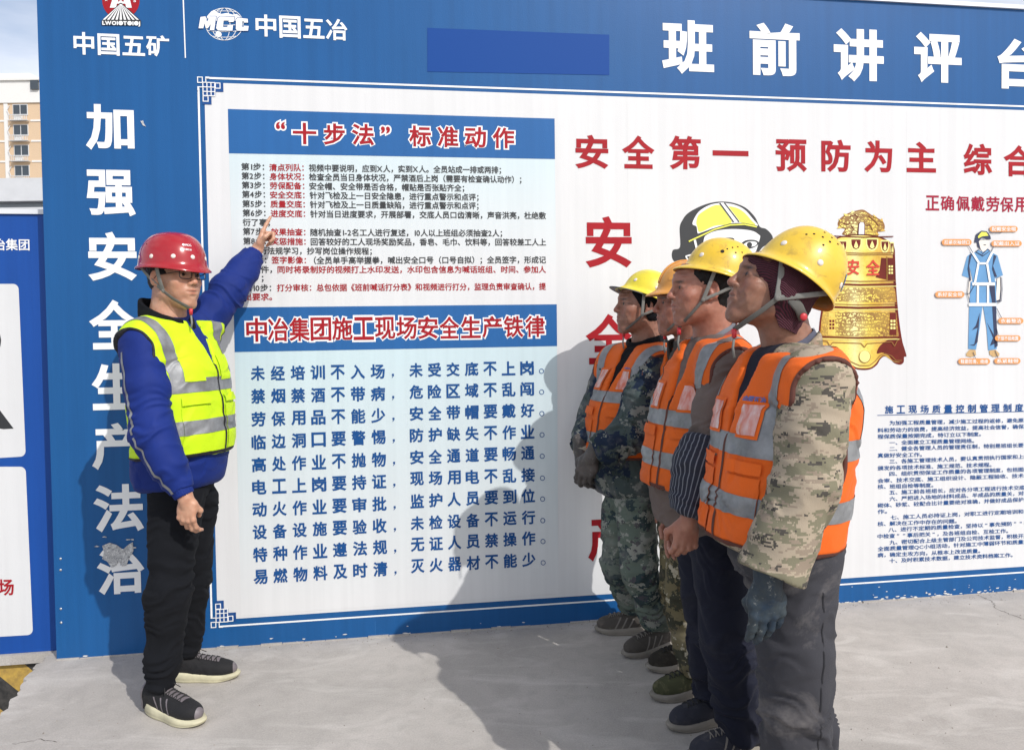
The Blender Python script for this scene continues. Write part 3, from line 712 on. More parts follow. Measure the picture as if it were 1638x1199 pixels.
M_gold, M_scroll = gold(), scroll(); M_mar = plain('maroon_print', (.17, .022, .015), .5, var=.3, spec=.2); M_brown = plain('brown_print', (.28, .12, .02), .5); M_lgold = plain('light_gold_print', (.88, .80, .28), .45); M_ginr = plain('bell_red_ink', (.60, .04, .02), .5)
ZB = lambda X, Y: (1290+X*.23346, 320+Y*.23346)
def smooth_poly(pts, k=5):
    n = len(pts); P = [np.array(p, float) for p in pts]; out = []
    for i in range(n):
        p0, p1, p2, p3 = P[i-1], P[i], P[(i+1) % n], P[(i+2) % n]
        for j in range(k):
            t = j/k; out.append(tuple(.5*((2*p1)+(-p0+p2)*t+(2*p0-5*p1+4*p2-p3)*t*t+(-p0+3*p1-3*p2+p3)*t**3)))
    return out
def bp(pts, L, m, name='bell_print'): wpoly(name, [ZB(*p) for p in (smooth_poly(pts) if len(pts) > 11 else pts)], L, m)
def bl(pts, wd, L, m, name='bell_line'):
    b = MB(); wline(b, [ZB(*p) for p in pts], wd, L); b.build(name, m, nw)
outl = [(175, 285), (205, 258), (300, 238), (400, 236), (500, 250), (560, 280), (600, 320), (607, 400), (612, 560), (622, 700), (635, 830), (655, 960), (672, 1020), (684, 1068), (668, 1075), (665, 1110), (640, 1127), (600, 1115), (570, 1085), (535, 1070), (505, 1090), (480, 1130), (430, 1160), (350, 1160), (290, 1130), (250, 1090), (215, 1075), (170, 1085), (120, 1110), (60, 1100), (45, 1060), (60, 985), (80, 920), (90, 820), (110, 700), (140, 560), (160, 400), (165, 320)]
bp(outl, 2, M_mar)
bp([(182, 290), (215, 264), (300, 246), (400, 244), (490, 258), (545, 285), (580, 320), (590, 400), (594, 560), (602, 700), (612, 830), (628, 940), (560, 955), (500, 1000), (480, 1050), (520, 1045), (560, 1065), (590, 1098), (640, 1110), (600, 1106), (560, 1082), (530, 1064), (500, 1082), (470, 1122), (430, 1148), (350, 1148), (295, 1118), (255, 1080), (215, 1064), (160, 1074), (110, 1098), (68, 1085), (58, 1060), (72, 985), (92, 920), (102, 820), (122, 700), (150, 560), (170, 400), (173, 320)], 3, M_gold)
for X, w_ in ((203, 30), (248, 58), (337, 80), (447, 86), (535, 60), (584, 26)):   # petals of the crown band
    dy = ((X-392)/205)**2*34; q = w_/2; e_ = lambda k, y: (X+q*k, y+dy)
    bp([e_(-1, 262), e_(-.5, 258), e_(.5, 258), e_(1, 262), e_(1, 300), e_(.8, 325), e_(.4, 343), e_(0, 347), e_(-.4, 343), e_(-.8, 325), e_(-1, 300)], 4, M_lgold)
    bp([e_(-.8, 268), e_(.8, 268), e_(.76, 300), e_(.5, 326), e_(0, 336), e_(-.5, 326), e_(-.76, 300)], 5, M_mar)
    bp([e_(0, 276), e_(.28, 304), e_(.36, 320), e_(0, 331), e_(-.36, 320), e_(-.28, 304)], 6, M_lgold)
bp([(510, 395), (545, 398), (545, 545), (470, 530), (500, 480)], 4, M_mar)
for y0, y1 in ((600, 700), (765, 935)):
    a = 140-(y0-600)*.18; bp([(a, y0), (603+(y0-600)*.06, y0+4), (610+(y1-600)*.055, y1), (a-10, y1-6)], 4, M_scroll)
for y, wd, m in ((250, 1.6, M_mar), (360, 1.2, M_brown), (372, 1., M_brown), (552, 1.4, M_brown), (576, 2.8, M_mar), (590, 1.1, M_lgold), (712, 1.1, M_brown), (733, 3.2, M_mar), (748, 1., M_lgold), (938, 2.4, M_mar), (952, 1., M_lgold)):
    s = 180 if y < 300 else 165-(y-360)*.14
    bl([(s, y-3), ((s+600)/2, y+5), (598+(y-360)*.06, y)], wd, 7, m)
bl([(78, 958), (140, 968), (158, 1000), (176, 974), (370, 980), (395, 1008), (412, 982), (580, 970), (600, 1000), (618, 962), (640, 950)], 1.3, 7, M_brown)
bl([(60, 1060), (120, 1085), (215, 1050), (260, 1066), (300, 1105), (360, 1132), (430, 1132), (470, 1100), (500, 1064), (535, 1050), (580, 1066), (610, 1098), (650, 1098)], 1.2, 7, M_brown)
wpoly('bell_print', wcirc(*ZB(396, 1072), 9.3, 10.2), 7, M_brown); wpoly('bell_print', wcirc(*ZB(395, 1070), 8.5, 9.4), 8, M_lgold)
for X in (150, 568):
    Y0 = 770 if X == 150 else 770
    bp([(X, Y0), (X+42, Y0), (X+46, Y0+155), (X-6+(4 if X > 300 else 0), Y0+155)], 5, M_gold if X == 150 else M_mar)
    for j in range(3):
        for q in range(2): bp([(X+4+q*20, Y0+50+j*24), (X+18+q*20, Y0+50+j*24), (X+18+q*20, Y0+66+j*24), (X+4+q*20, Y0+66+j*24)], 6, M_mar if X == 150 else M_lgold)
bp([(553, 395), (590, 398), (592, 548), (556, 552)], 5, M_mar)
for j in range(3):
    for q in range(2): bp([(560+q*17, 448+j*22), (572+q*17, 448+j*22), (572+q*17, 462+j*22), (560+q*17, 462+j*22)], 6, M_lgold)
bl([(548, 385), (550, 555)], 1., 7, M_brown)
chars([('安', *ZB(316, 460), 19.5, 25), ('全', *ZB(452, 462), 22, 25)], M_ginr, .02, 9)
# crown handle
bp([(250, 240), (262, 200), (225, 190), (213, 160), (232, 125), (275, 95), (330, 75), (385, 66), (420, 85), (450, 105), (490, 125), (525, 150), (536, 185), (522, 215), (490, 220), (485, 250), (400, 236)], 2, M_brown)
bp([(256, 236), (272, 198), (235, 182), (222, 158), (240, 130), (280, 102), (335, 83), (383, 76), (412, 92), (444, 114), (482, 132), (515, 156), (524, 184), (512, 205), (480, 206), (472, 240), (405, 232)], 4, M_scroll)
for q in ([(240, 140), (215, 128), (232, 150)], [(262, 112), (252, 92), (284, 100)], [(300, 92), (312, 72), (330, 84)], [(462, 118), (452, 96), (484, 122)], [(500, 140), (516, 124), (524, 152)], [(222, 176), (206, 196), (240, 192)], [(520, 196), (540, 212), (500, 216)], [(470, 214), (500, 240), (474, 238)]): bp(q, 5, M_gold)
for q in ([(290, 120), (330, 100), (350, 118), (330, 140)], [(420, 110), (470, 150), (490, 180)], [(250, 160), (280, 170), (300, 150)], [(400, 180), (430, 170), (450, 210)], [(300, 170), (320, 200), (300, 230)]): bl(q, 1.1, 6, M_mar)
wpoly('bell_print', [ZB(*p) for p in [(345, 236), (352, 160), (365, 148), (390, 150), (397, 170), (398, 236)]], 8, M_mar)
wpoly('bell_print', [ZB(*p) for p in [(352, 236), (356, 165), (366, 152), (386, 154), (392, 170), (391, 236)]], 9, M_white)

# printed worker portrait (mostly hidden behind the helmets)
ZP = lambda X, Y: (1060+X*.25016, 300+Y*.25016)
def pp(pts, L, m, name='portrait_print'): wpoly(name, [ZP(*p) for p in (smooth_poly(pts) if len(pts) > 5 else pts)], L, m)
M_yel = plain('yellow_print', (.78, .78, .10), .5)
pp([(110, 380), (108, 260), (125, 210), (160, 165), (230, 125), (300, 100), (370, 90), (450, 98), (530, 130), (590, 190), (620, 250), (660, 265), (695, 300), (705, 335), (690, 370), (640, 380), (560, 480), (420, 560), (200, 520), (170, 480), (90, 480), (60, 450), (65, 400)], 2, M_inkb)
pp([(200, 200), (235, 150), (300, 112), (370, 100), (450, 108), (520, 140), (575, 200), (605, 245), (500, 228), (430, 232), (330, 258), (240, 290), (222, 290), (215, 250), (190, 235)], 3, M_inkw)
pp([(215, 215), (240, 165), (360, 112), (440, 225), (330, 245), (240, 285), (220, 250)], 4, M_yel)
pp([(415, 128), (470, 130), (520, 160), (570, 215), (590, 240), (500, 225), (480, 212)], 4, M_yel)
pp([(355, 96), (400, 98), (492, 218), (445, 222)], 5, M_inkw); 
for a in ((362, 98, 452, 222), (392, 98, 486, 220)):
    b = MB(); wline(b, [ZP(a[0], a[1]), ZP(a[2], a[3])], 1.9, 6); b.build('portrait_print', M_inkb, nw)
b = MB(); wline(b, [ZP(165, 345), ZP(330, 268), ZP(430, 240), ZP(520, 236), ZP(600, 252)], 2.2, 6); b.build('portrait_print', M_yel, nw)
b = MB(); wline(b, [ZP(165, 338), ZP(330, 262), ZP(430, 232), ZP(520, 229), ZP(600, 246)], .9, 6); b.build('portrait_print', M_inkb, nw)
b = MB(); wline(b, [ZP(203, 335), ZP(228, 440)], 3.6, 6); wline(b, [ZP(180, 430), ZP(145, 440), ZP(165, 470), ZP(200, 470)], 2.2, 6); b.build('portrait_print', M_inkw, nw)
pp([(258, 420), (262, 330), (285, 300), (350, 275), (450, 266), (560, 275), (610, 300), (618, 330), (560, 470), (420, 540), (300, 520)], 5, M_inkw)
pp([(312, 345), (345, 326), (445, 322), (450, 346), (400, 340), (350, 342)], 6, M_inkb)
pp([(500, 360), (530, 338), (580, 335), (612, 350), (600, 372), (560, 390), (515, 385)], 6, M_inkb); pp([(515, 366), (540, 348), (580, 345), (600, 355), (585, 375), (530, 380)], 7, M_inkw); wpoly('portrait_print', wcirc(*ZP(552, 366), 4.2, 4.2, 14), 8, M_inkb)

# printed worker in harness
ZH = lambda X, Y: (1470+X*.2504, 300+Y*.2504)
def hp(pts, L, m, name='figure_print'): wpoly(name, [ZH(*p) for p in pts], L, m)
M_den = plain('denim_print', (.13, .33, .60), .5, var=.15); M_tan = plain('tan_print', (.55, .36, .16), .5); M_line = plain('dark_line_print', (.02, .03, .08), .5)
M_tag = plain('orange_print', (.74, .30, .09), .5); M_fsk = plain('figure_skin_print', (.80, .74, .66), .5)
hp([(300, 575), (318, 578), (305, 680), (318, 720), (325, 740), (330, 700), (322, 640), (330, 575)], 2, M_fsk)
hp([(495, 575), (522, 570), (526, 650), (520, 725), (490, 735), (485, 700)], 2, M_line); hp([(498, 578), (516, 574), (518, 650), (512, 715), (494, 722), (490, 700)], 3, M_fsk)
hp([(330, 420), (400, 405), (455, 410), (500, 435), (535, 560), (485, 580), (478, 540), (485, 610), (345, 615), (325, 520), (315, 578), (272, 562), (305, 440)], 3, M_den)
hp([(328, 600), (490, 600), (492, 750), (495, 1030), (440, 1040), (430, 900), (405, 745), (385, 900), (362, 1035), (312, 1030), (318, 760)], 4, M_den)
hp([(440, 605), (480, 605), (488, 740), (500, 1010), (480, 1025), (470, 850), (462, 720)], 5, M_line); hp([(385, 800), (360, 880), (335, 910), (372, 895), (350, 1000), (318, 1005), (350, 1010), (372, 985)], 5, M_line)
hp([(320, 430), (335, 425), (318, 500), (330, 590), (322, 600), (308, 520)], 5, M_line); hp([(475, 430), (492, 438), (470, 500), (496, 570), (480, 570), (465, 520)], 5, M_line)
hp([(430, 860), (470, 930), (495, 990), (450, 1010), (470, 960)], 5, M_line)
hp([(300, 1075), (298, 1060), (320, 1035), (358, 1035), (362, 1070), (330, 1082)], 5, M_tan); hp([(446, 1040), (486, 1035), (512, 1060), (508, 1076), (470, 1080), (448, 1065)], 5, M_tan)
hp([(378, 340), (440, 335), (440, 375), (425, 400), (405, 412), (385, 385)], 5, M_fsk)
hp([(350, 350), (360, 300), (395, 276), (430, 280), (452, 310), (456, 330), (440, 332), (400, 320), (378, 345), (392, 400), (370, 375), (368, 352)], 6, M_line); hp([(372, 312), (395, 284), (425, 286), (440, 308), (400, 312), (375, 325)], 7, M_yel)
hp([(355, 410), (375, 395), (402, 420), (435, 390), (452, 405), (405, 440)], 6, M_line); hp([(362, 412), (378, 400), (402, 428), (432, 398), (445, 406), (405, 432)], 7, M_den)
for q in ((395, 330, 414, 334), (424, 330, 438, 330), (408, 366, 424, 366)):
    b = MB(); wline(b, [ZH(q[0], q[1]), ZH(q[2], q[3])], .9, 8); b.build('figure_print', M_line, nw)
b = MB()
for q in (((330, 405), (380, 485)), ((375, 485), (352, 612)), ((472, 395), (428, 485)), ((430, 485), (450, 612)), ((378, 485), (432, 485)), ((372, 625), (370, 745)), ((436, 625), (436, 745))): wline(b, [ZH(*q[0]), ZH(*q[1])], 3.4, 8)
wline(b, [ZH(335, 616), ZH(480, 616)], 4.8, 9); wline(b, [ZH(312, 747), ZH(488, 747)], 5, 9); b.build('harness_print', M_inkw, nw)
b = MB()
for q in (((312, 372), (340, 418)), ((474, 372), (458, 410)), ((435, 292), (515, 290), (530, 282)), ((280, 676), (318, 678), (355, 612)), ((490, 770), (522, 832)), ((490, 900), (502, 950)), ((340, 1050), (355, 1090)), ((480, 1040), (500, 1090)), ((522, 575), (526, 650), (520, 725), (495, 738)), ((315, 578), (305, 680), (320, 735))): wline(b, [ZH(*p) for p in q], .9, 9)
b.build('figure_print', M_line, nw)
def tagp(x0, x1, y0, y1, s):
    r = (y1-y0)/2; yc = (y0+y1)/2
    pts = [(x0+r+r*math.cos(a), yc+r*math.sin(a)) for a in np.linspace(math.pi*1.5, math.pi*.5, 9)]+[(x1-r+r*math.cos(a), yc+r*math.sin(a)) for a in np.linspace(math.pi*.5, -math.pi*.5, 9)]
    hp(pts, 10, M_tag, 'caption_tag'); (a, c), (d, e) = ZH(x0+14, yc), ZH(x1-14, yc); text(s, a, c, d, e, 6.3, M_inkw, .01, 11)
for a in ((444, 624, 247, 284, '配戴安全帽'), (140, 330, 330, 370, '扣紧衣袖领口'), (456, 650, 340, 377, '配戴出入证'), (98, 284, 663, 703, '系好安全带'), (500, 660, 832, 870, '衣着整洁'), (478, 642, 943, 980, '下摆不能敞露'), (245, 448, 1090, 1128, '鞋要防滑、绝缘'), (475, 642, 1088, 1125, '系紧鞋带')): tagp(*a)

# torn repair patch, screws, dirt at the foot of the wall
def pm():
    m, nt, p = newmat('torn_print'); v = coord(nt)
    f = noise(nt, v, 60, 8, .75, 2); c = ramp(nt, f, [(.35, (.16, .17, .19)), (.5, (.45, .46, .47)), (.62, (.75, .75, .74))])
    nt.links.new(c, p.inputs['Base Color']); bump(nt, p, f, .8, .004); return m
M_torn = pm(); rnd = random.Random(3)
wpoly('torn_patch', [(165+rnd.uniform(-2, 2), 872), (176, 867), (188, 871), (197, 878), (206, 870), (213, 866), (214, 880), (207, 892), (203, 903), (196, 905), (191, 897), (186, 904), (179, 907), (172, 897), (164, 893), (167, 882)], 6, M_torn)
for cx_, cy_ in ((168, 858), (212, 862), (155, 873), (216, 875), (205, 862)):
    wpoly('torn_speck', [(cx_+rnd.uniform(2, 5)*math.cos(a), cy_+rnd.uniform(.6, 1.6)*math.sin(a)) for a in np.linspace(0, 5.5, 7)], 6, M_torn)
wpoly('paint_scratch', [(225, 194), (229, 193), (231, 199), (234, 203), (229, 201)], 4, M_torn)
M_steel = plain('steel', (.55, .56, .58), .35, .8)
for cx_, cy_ in ((97, 893), (97, 911), (97.5, 973), (98, 995)):
    b = MB(); b.disc(wp(*wall(cx_, cy_), 0, -.001), -WN, .0055, 10, .003); b.build('screw', M_steel, nw, smooth=True)
M_chip = plain('chipped_white', (.62, .62, .60), .8); rnd = random.Random(8)
for i in range(90):
    t = rnd.random(); x = 80+1560*t if i % 4 == 0 else 1310+330*rnd.random(); u = wall(x, 1000)[0]; v = abs(rnd.gauss(.0, .012))*(1 if i % 5 else 4)+.003; s_ = rnd.uniform(.002, .008)*(1 if v < .03 else .5)
    mk('paint_chip', [wp(u+s_*rnd.uniform(.6, 2.4)*math.cos(a), v+s_*rnd.uniform(.3, .8)*math.sin(a), 2+.02*i) for a in np.linspace(0, 5.4, 7)], [tuple(range(7))], M_chip, nw)
b = MB()
for i in range(60):   # broken mortar fillet where the wall meets the slab
    u0 = u_left+i*(u_right-u_left)/60; rr = rnd.uniform(.004, .014)
    b.wbox(u0, u0+(u_right-u_left)/60*.97, -.002, rr*.6, -rr, .001)
b.build('mortar_fillet', M_conc, nw)
b = MB(); b.wbox(u_left-.004, u_right, v_top, v_top+.02, -.012, .1); b.build('top_trim', plain('trim_metal', (.62, .65, .70), .5, .3), nw)
# vertical posts at the back
b = MB()
for u in np.arange(u_left+.1, u_right, 1.2): b.wbox(u, u+.06, 0, v_top-.02, .09, .15)
for k_ in range(1): b.build('rear_post', M_steel, nw)

M_seamw = plain('seam_grey', (.60, .61, .61), .6); M_seamb = plain('seam_blue', (.02, .13, .36), .5)
for u in (wall(598, 900)[0], wall(1010, 900)[0], wall(1450, 900)[0]):
    wrect('panel_seam', u, u+.0011, fb+.05, ft-.05, 1.5, M_seamw); wrect('panel_seam', u, u+.0016, .005, fb-.02, 1.2, M_seamb)
# grit on the slab
M_grit = plain('grit', (.34, .31, .27), .9, var=.4); rnd = random.Random(11); b = MB()
for i in range(900):
    x = rnd.uniform(-2.6, 3.6); y = rnd.uniform(1.9, 4.1); 
    if i % 2: t = rnd.random(); q = WO+WE*(u_left+t*4.6)-WN*abs(rnd.gauss(.0, .05)+.012); x, y = q[0], q[1]
    if (y-WD-math.tan(TH)*x) > -.012 or x < -1.75: continue
    r_ = rnd.uniform(.0012, .0042)*(1 if rnd.random() < .9 else 1.7); a = rnd.uniform(0, 3)
    P4 = [(x+r_*math.cos(a+k*2.09)*rnd.uniform(.7, 1.2), y+r_*math.sin(a+k*2.09)*rnd.uniform(.7, 1.2), 0.0) for k in range(3)]+[(x, y, r_*rnd.uniform(.6, 1.1))]
    b.add(P4, [(0, 1, 3), (1, 2, 3), (2, 0, 3)])
tag(b.build('grit', M_grit), kind='stuff')
# ---- left board
BK = .13
def lb(x, y): return wall(x, y, BK)
bu1 = lb(86, 700)[0]; bt = lb(40, 343)[1]; bb = lb(40, 1043)[1]; bu0 = bu1-3.2
M_lblue = vinyl('left_blue_vinyl', (.010, .075, .34), .1)
lbm = MB(); lbm.wbox(bu0, bu1, bb, bt, BK, BK+.06); lbo = tag(lbm.build('side_board', M_lblue, origin=tuple(wp(bu1, 0, 0, BK))), 'dark blue safety board with rounded white panels at the far left edge', 'sign board'); lbo['org'] = tuple(lbo.location)
def lrect(name, pts, L, m): return mk(name, [wp(*lb(*p), L, BK) for p in pts], [tuple(range(len(pts)))], m, lbo)
def rrect(name, x_tr, y_t, x_br, y_b, L, m, r=9, x_l=-260):
    pts = [(x_l, y_t)]+[(x_tr-r+r*math.cos(a), y_t+r-r*math.sin(a)) for a in np.linspace(math.pi/2, 0, 7)]+[(x_br-r+r*math.cos(a), y_b-r-r*math.sin(a)) for a in np.linspace(0, -math.pi/2, 7)]+[(x_l, y_b+18)]
    lrect(name, pts, L, m)
rrect('white_panel', 30, 454, 41, 730, 1, M_white); rrect('white_panel', 41.5, 746, 52.5, 1015, 1, M_white)
lrect('black_symbol', [(-7+9*math.cos(a), 545+17*math.sin(a)) for a in np.linspace(0, 6.1, 14)], 2, M_inkb); lrect('black_symbol', [(-60, 628), (-20, 640), (-2, 653), (22, 685), (6, 686), (-20, 682), (-60, 690)], 2, M_inkb)
def ltext(s, x0, y0, x1, y1, h, m, bold):
    V, T = layout(s, bold); a = V[:, 0].min(); c = V[:, 0].max(); u0, v0 = lb(x0, y0); u1, v1 = lb(x1, y1); hv = lb(x0, y0-h/2)[1]-lb(x0, y0+h/2)[1]
    t = (V[:, 0]-a)/(c-a); P = WO+np.outer(u0+(u1-u0)*t, WE)+np.outer(v0+(v1-v0)*t+(V[:, 1]-GM)*hv/.92, ZZ)+np.outer(BK-.0021-V[:, 2]*.0004, WN); mk('lettering', P, T, m, lbo)
ltext('中冶集团', -29, 391, 47.5, 391.5, 18, M_inkw, .015); ltext('现场', -29, 939, 22.5, 938, 25, M_inkr, .025)
b = MB(); b.wbox(bu0, bu1+.0, bt+.001, bt+.022, BK-.01, BK+.07); b.build('top_rail', plain('white_rail', (.70, .72, .74), .4), lbo)
b = MB(); b.wbox(bu0, bu1, -.32, bb-.045, BK+.005, BK+.2)
# striped kerb wall under the side board
def stripes():
    m, nt, p = newmat('black_yellow_stripes'); v = coord(nt); s = N(nt, 'ShaderNodeSeparateXYZ'); nt.links.new(v, s.inputs[0])
    a = N(nt, 'ShaderNodeMath', operation='MULTIPLY'); a.inputs[1].default_value = 1.0; nt.links.new(s.outputs['X'], a.inputs[0])
    c = N(nt, 'ShaderNodeMath', operation='ADD'); nt.links.new(a.outputs[0], c.inputs[0]); nt.links.new(s.outputs['Z'], c.inputs[1])
    d = N(nt, 'ShaderNodeMath', operation='ADD'); d.inputs[1].default_value = 10.265; nt.links.new(c.outputs[0], d.inputs[0])
    e = N(nt, 'ShaderNodeMath', operation='MULTIPLY'); e.inputs[1].default_value = 1/.30; nt.links.new(d.outputs[0], e.inputs[0])
    f = N(nt, 'ShaderNodeMath', operation='FRACT'); nt.links.new(e.outputs[0], f.inputs[0])
    k = ramp(nt, f.outputs[0], [(0, (0,)*3), (.5, (1,)*3)], True); g = noise(nt, v, 30, 7, .7)
    yl = ramp(nt, g, [(.35, (.34, .22, .06)), (.6, (.52, .34, .07))]); bk = ramp(nt, g, [(.4, (.02, .02, .02)), (.7, (.07, .065, .06))])
    nt.links.new(mixc(nt, k, yl, bk), p.inputs['Base Color']); p.inputs['Roughness'].default_value = .7; return m
tag(b.build('striped_plinth', stripes(), origin=tuple(wp(bu1, 0, 0, BK))), 'low black and yellow striped plinth under the side board', 'plinth')
b = MB(); b.wbox(bu0, bu1, bb-.044, bb-.001, BK-.02, BK+.2); tag(b.build('concrete_ledge', M_conc, origin=tuple(wp(bu1, 0, 0, BK))), 'grey concrete ledge between side board and striped plinth', 'ledge')

# ---- white cabin roof behind, and the apartment block
M_cab = plain('cabin_white', (.68, .69, .70), .5, var=.08); M_cabg = plain('cabin_grey', (.33, .36, .38), .5)
def cabin():
    Y = 7.0; zt = at(30, 290, Y)[2]; zb = at(30, 326, Y)[2]; zc = at(30, 343, Y)[2]
    x1 = at(90, 300, Y)[0]+2.2; b = MB(); b.box(-9.0, x1, Y, Y+2.6, -.32, zc-.05)
    o = tag(b.build('site_cabin', M_cab, origin=(-6, Y, -.32)), 'white site cabin roof showing above the side board', 'cabin'); o['org'] = (-6, Y, -.32)
    b = MB(); b.box(-9.1, x1+.1, Y-.14, Y+2.7, zb, zt); b.build('roof_fascia', M_cab, o)
    b = MB(); b.box(-9.05, x1+.05, Y-.06, Y+2.65, zb-.05, zb-.002); b.build('gutter_line', M_cabg, o)
    b = MB(); b.box(-9.02, x1+.02, Y-.10, Y+2.62, zc-.05, zb-.052); b.build('eave_trim', M_cab, o)
    for i in range(4):
        b = MB(); b.box(-8+i*1.9, -7.1+i*1.9, Y-.03, Y+.02, 1.1, 1.9); b.build('window', plain('dark_glass', (.06, .08, .10), .12), o)
cabin()
def apartments():
    Y = 105.; sc = 1183/Y; W = lambda x, y: at(x, y, Y)
    M_f = plain('peach_render', (.70, .52, .35), .85, var=.12); M_w = plain('white_render', (.80, .79, .76), .8, var=.08); M_g = plain('window_glass', (.055, .07, .085), .1); M_fr = plain('window_frame', (.62, .63, .64), .5)
    zt = W(30, 128)[2]; x0 = W(-150, 200)[0]; x1 = W(75, 200)[0]+12
    org = (x0+10, Y, -.32); b = MB(); b.box(x0, x1, Y, Y+12, -.32, W(30, 165)[2]); 
    o = tag(b.build('apartment_block', M_f, origin=org), 'peach and white apartment block with window cages, far behind on the left', 'building'); o['org'] = org
    zb1 = W(30, 158)[2]
    b = MB(); b.box(x0-.1, x1+.1, Y-.2, Y+12.1, W(30, 165)[2], W(30, 130)[2]); b.build('parapet_wall', M_w, o)
    b = MB(); b.box(x0-.3, x1+.3, Y-.45, Y+12.3, W(30, 130)[2], W(30, 126)[2]); b.build('roof_cornice', M_w, o)
    b = MB(); b.box(x0, W(42, 110)[0], Y+.8, Y+8, W(30, 126)[2], W(30, 114)[2]); b.build('roof_house', M_w, o)
    b = MB(); b.box(W(52, 140)[0], W(64, 140)[0], Y-.5, Y-.21, W(30, 145)[2], W(30, 131)[2]); b.build('roof_window', M_g, o)
    fl = (W(30, 200)[2]-W(30, 232.5)[2]); ztop = W(30, 176)[2]; col_px = [-115, -75, -30, 33.5, 92]
    winm = None; rng = random.Random(5)
    for ci, cx_ in enumerate(col_px):
        xc = W(cx_, 200)[0]; hw = .95
        b = MB(); b.box(xc-2.3, xc-1.75, Y-.12, Y-.001, -.3, W(30, 166)[2]); b.build('pilaster', M_w, o)
        for k in range(12):
            zc = ztop-k*fl; xo = .04*k
            if zc < 1: break
            b = MB(); b.box(xc-hw-.1+xo*0, xc+hw+.1, Y-.08, Y-.002, zc-.78, zc+.78); fo = b.build('window', M_fr, o)
            b = MB(); b.box(xc-hw, xc-.06, Y-.10, Y-.081, zc-.68, zc+.68); b.build('pane', M_g, fo); b = MB(); b.box(xc+.06, xc+hw, Y-.10, Y-.081, zc-.68, zc+.68); b.build('pane', M_g, fo)
            b = MB(); b.box(xc-hw-.35, xc+hw+.35, Y-.7, Y-.082, zc-1.62, zc-1.55)
            for q in range(11): xx = xc-hw-.3+q*(2*hw+.6)/10; b.box(xx-.03, xx+.03, Y-.7, Y-.66, zc-1.54, zc-.86)
            b.box(xc-hw-.35, xc+hw+.35, Y-.7, Y-.64, zc-.859, zc-.80); b.build('balcony_cage', M_fr, o)
            b = MB(); b.box(xc-.7, xc+.3, Y-.5, Y-.12, zc-1.54, zc-.95); b.build('air_conditioner', M_w, o)
            if ci in (2, 3): 
                b = MB(); b.tube([(xc-hw-.5, Y-.15, zc+.6), (xc-hw-.75, Y-.3, zc-.1), (xc-hw-.45, Y-.3, zc-.8)], .05, 6); b.build('pipe', M_fr, o)
        if cx_ > -100:
            for k in range(12):
                zc = ztop-k*fl
                if zc > 1 : b = MB(); b.box(xc+1.4, xc+3.3, Y-.08, Y-.003, zc-1.65, zc-1.40); b.build('floor_band', M_w, o)
apartments()

# ================================================================== THE PEOPLE
def frame(fwd, tilt=0., roll=0.):
    """rows: left, forward, up of a head that looks along fwd, tilted up by tilt"""
    f = nrm([fwd[0], fwd[1], 0]); l = np.array([-f[1], f[0], 0.]); u = np.array([0, 0, 1.])
    f2 = f*math.cos(tilt)+u*math.sin(tilt); u2 = np.cross(l, f2)*-1
    if u2[2] < 0: u2 = -u2
    if roll: l, u2 = l*math.cos(roll)+u2*math.sin(roll), u2*math.cos(roll)-l*math.sin(roll)
    return np.array([l, f2, u2])
class Head:
    def __init__(s, o, M, sc=1.0): s.o = np.array(o); s.M = M; s.sc = sc
    def w(s, p): return s.o+np.array(p)*s.sc@s.M
    def l(s, P): return (P-s.o)@s.M.T/s.sc
    def e(s, c, r, rot=None):
        M = s.M if rot is None else rot@s.M
        return ell(s.w(c), np.array(r)*s.sc, M)
    def r(s, a, b, ra, rb=None): return rc(s.w(a), s.w(b), ra*s.sc, (ra if rb is None else rb)*s.sc)
def rotx(a): return np.array([[1, 0, 0], [0, math.cos(a), math.sin(a)], [0, -math.sin(a), math.cos(a)]])
def rotz(a): return np.array([[math.cos(a), math.sin(a), 0], [-math.sin(a), math.cos(a), 0], [0, 0, 1]])
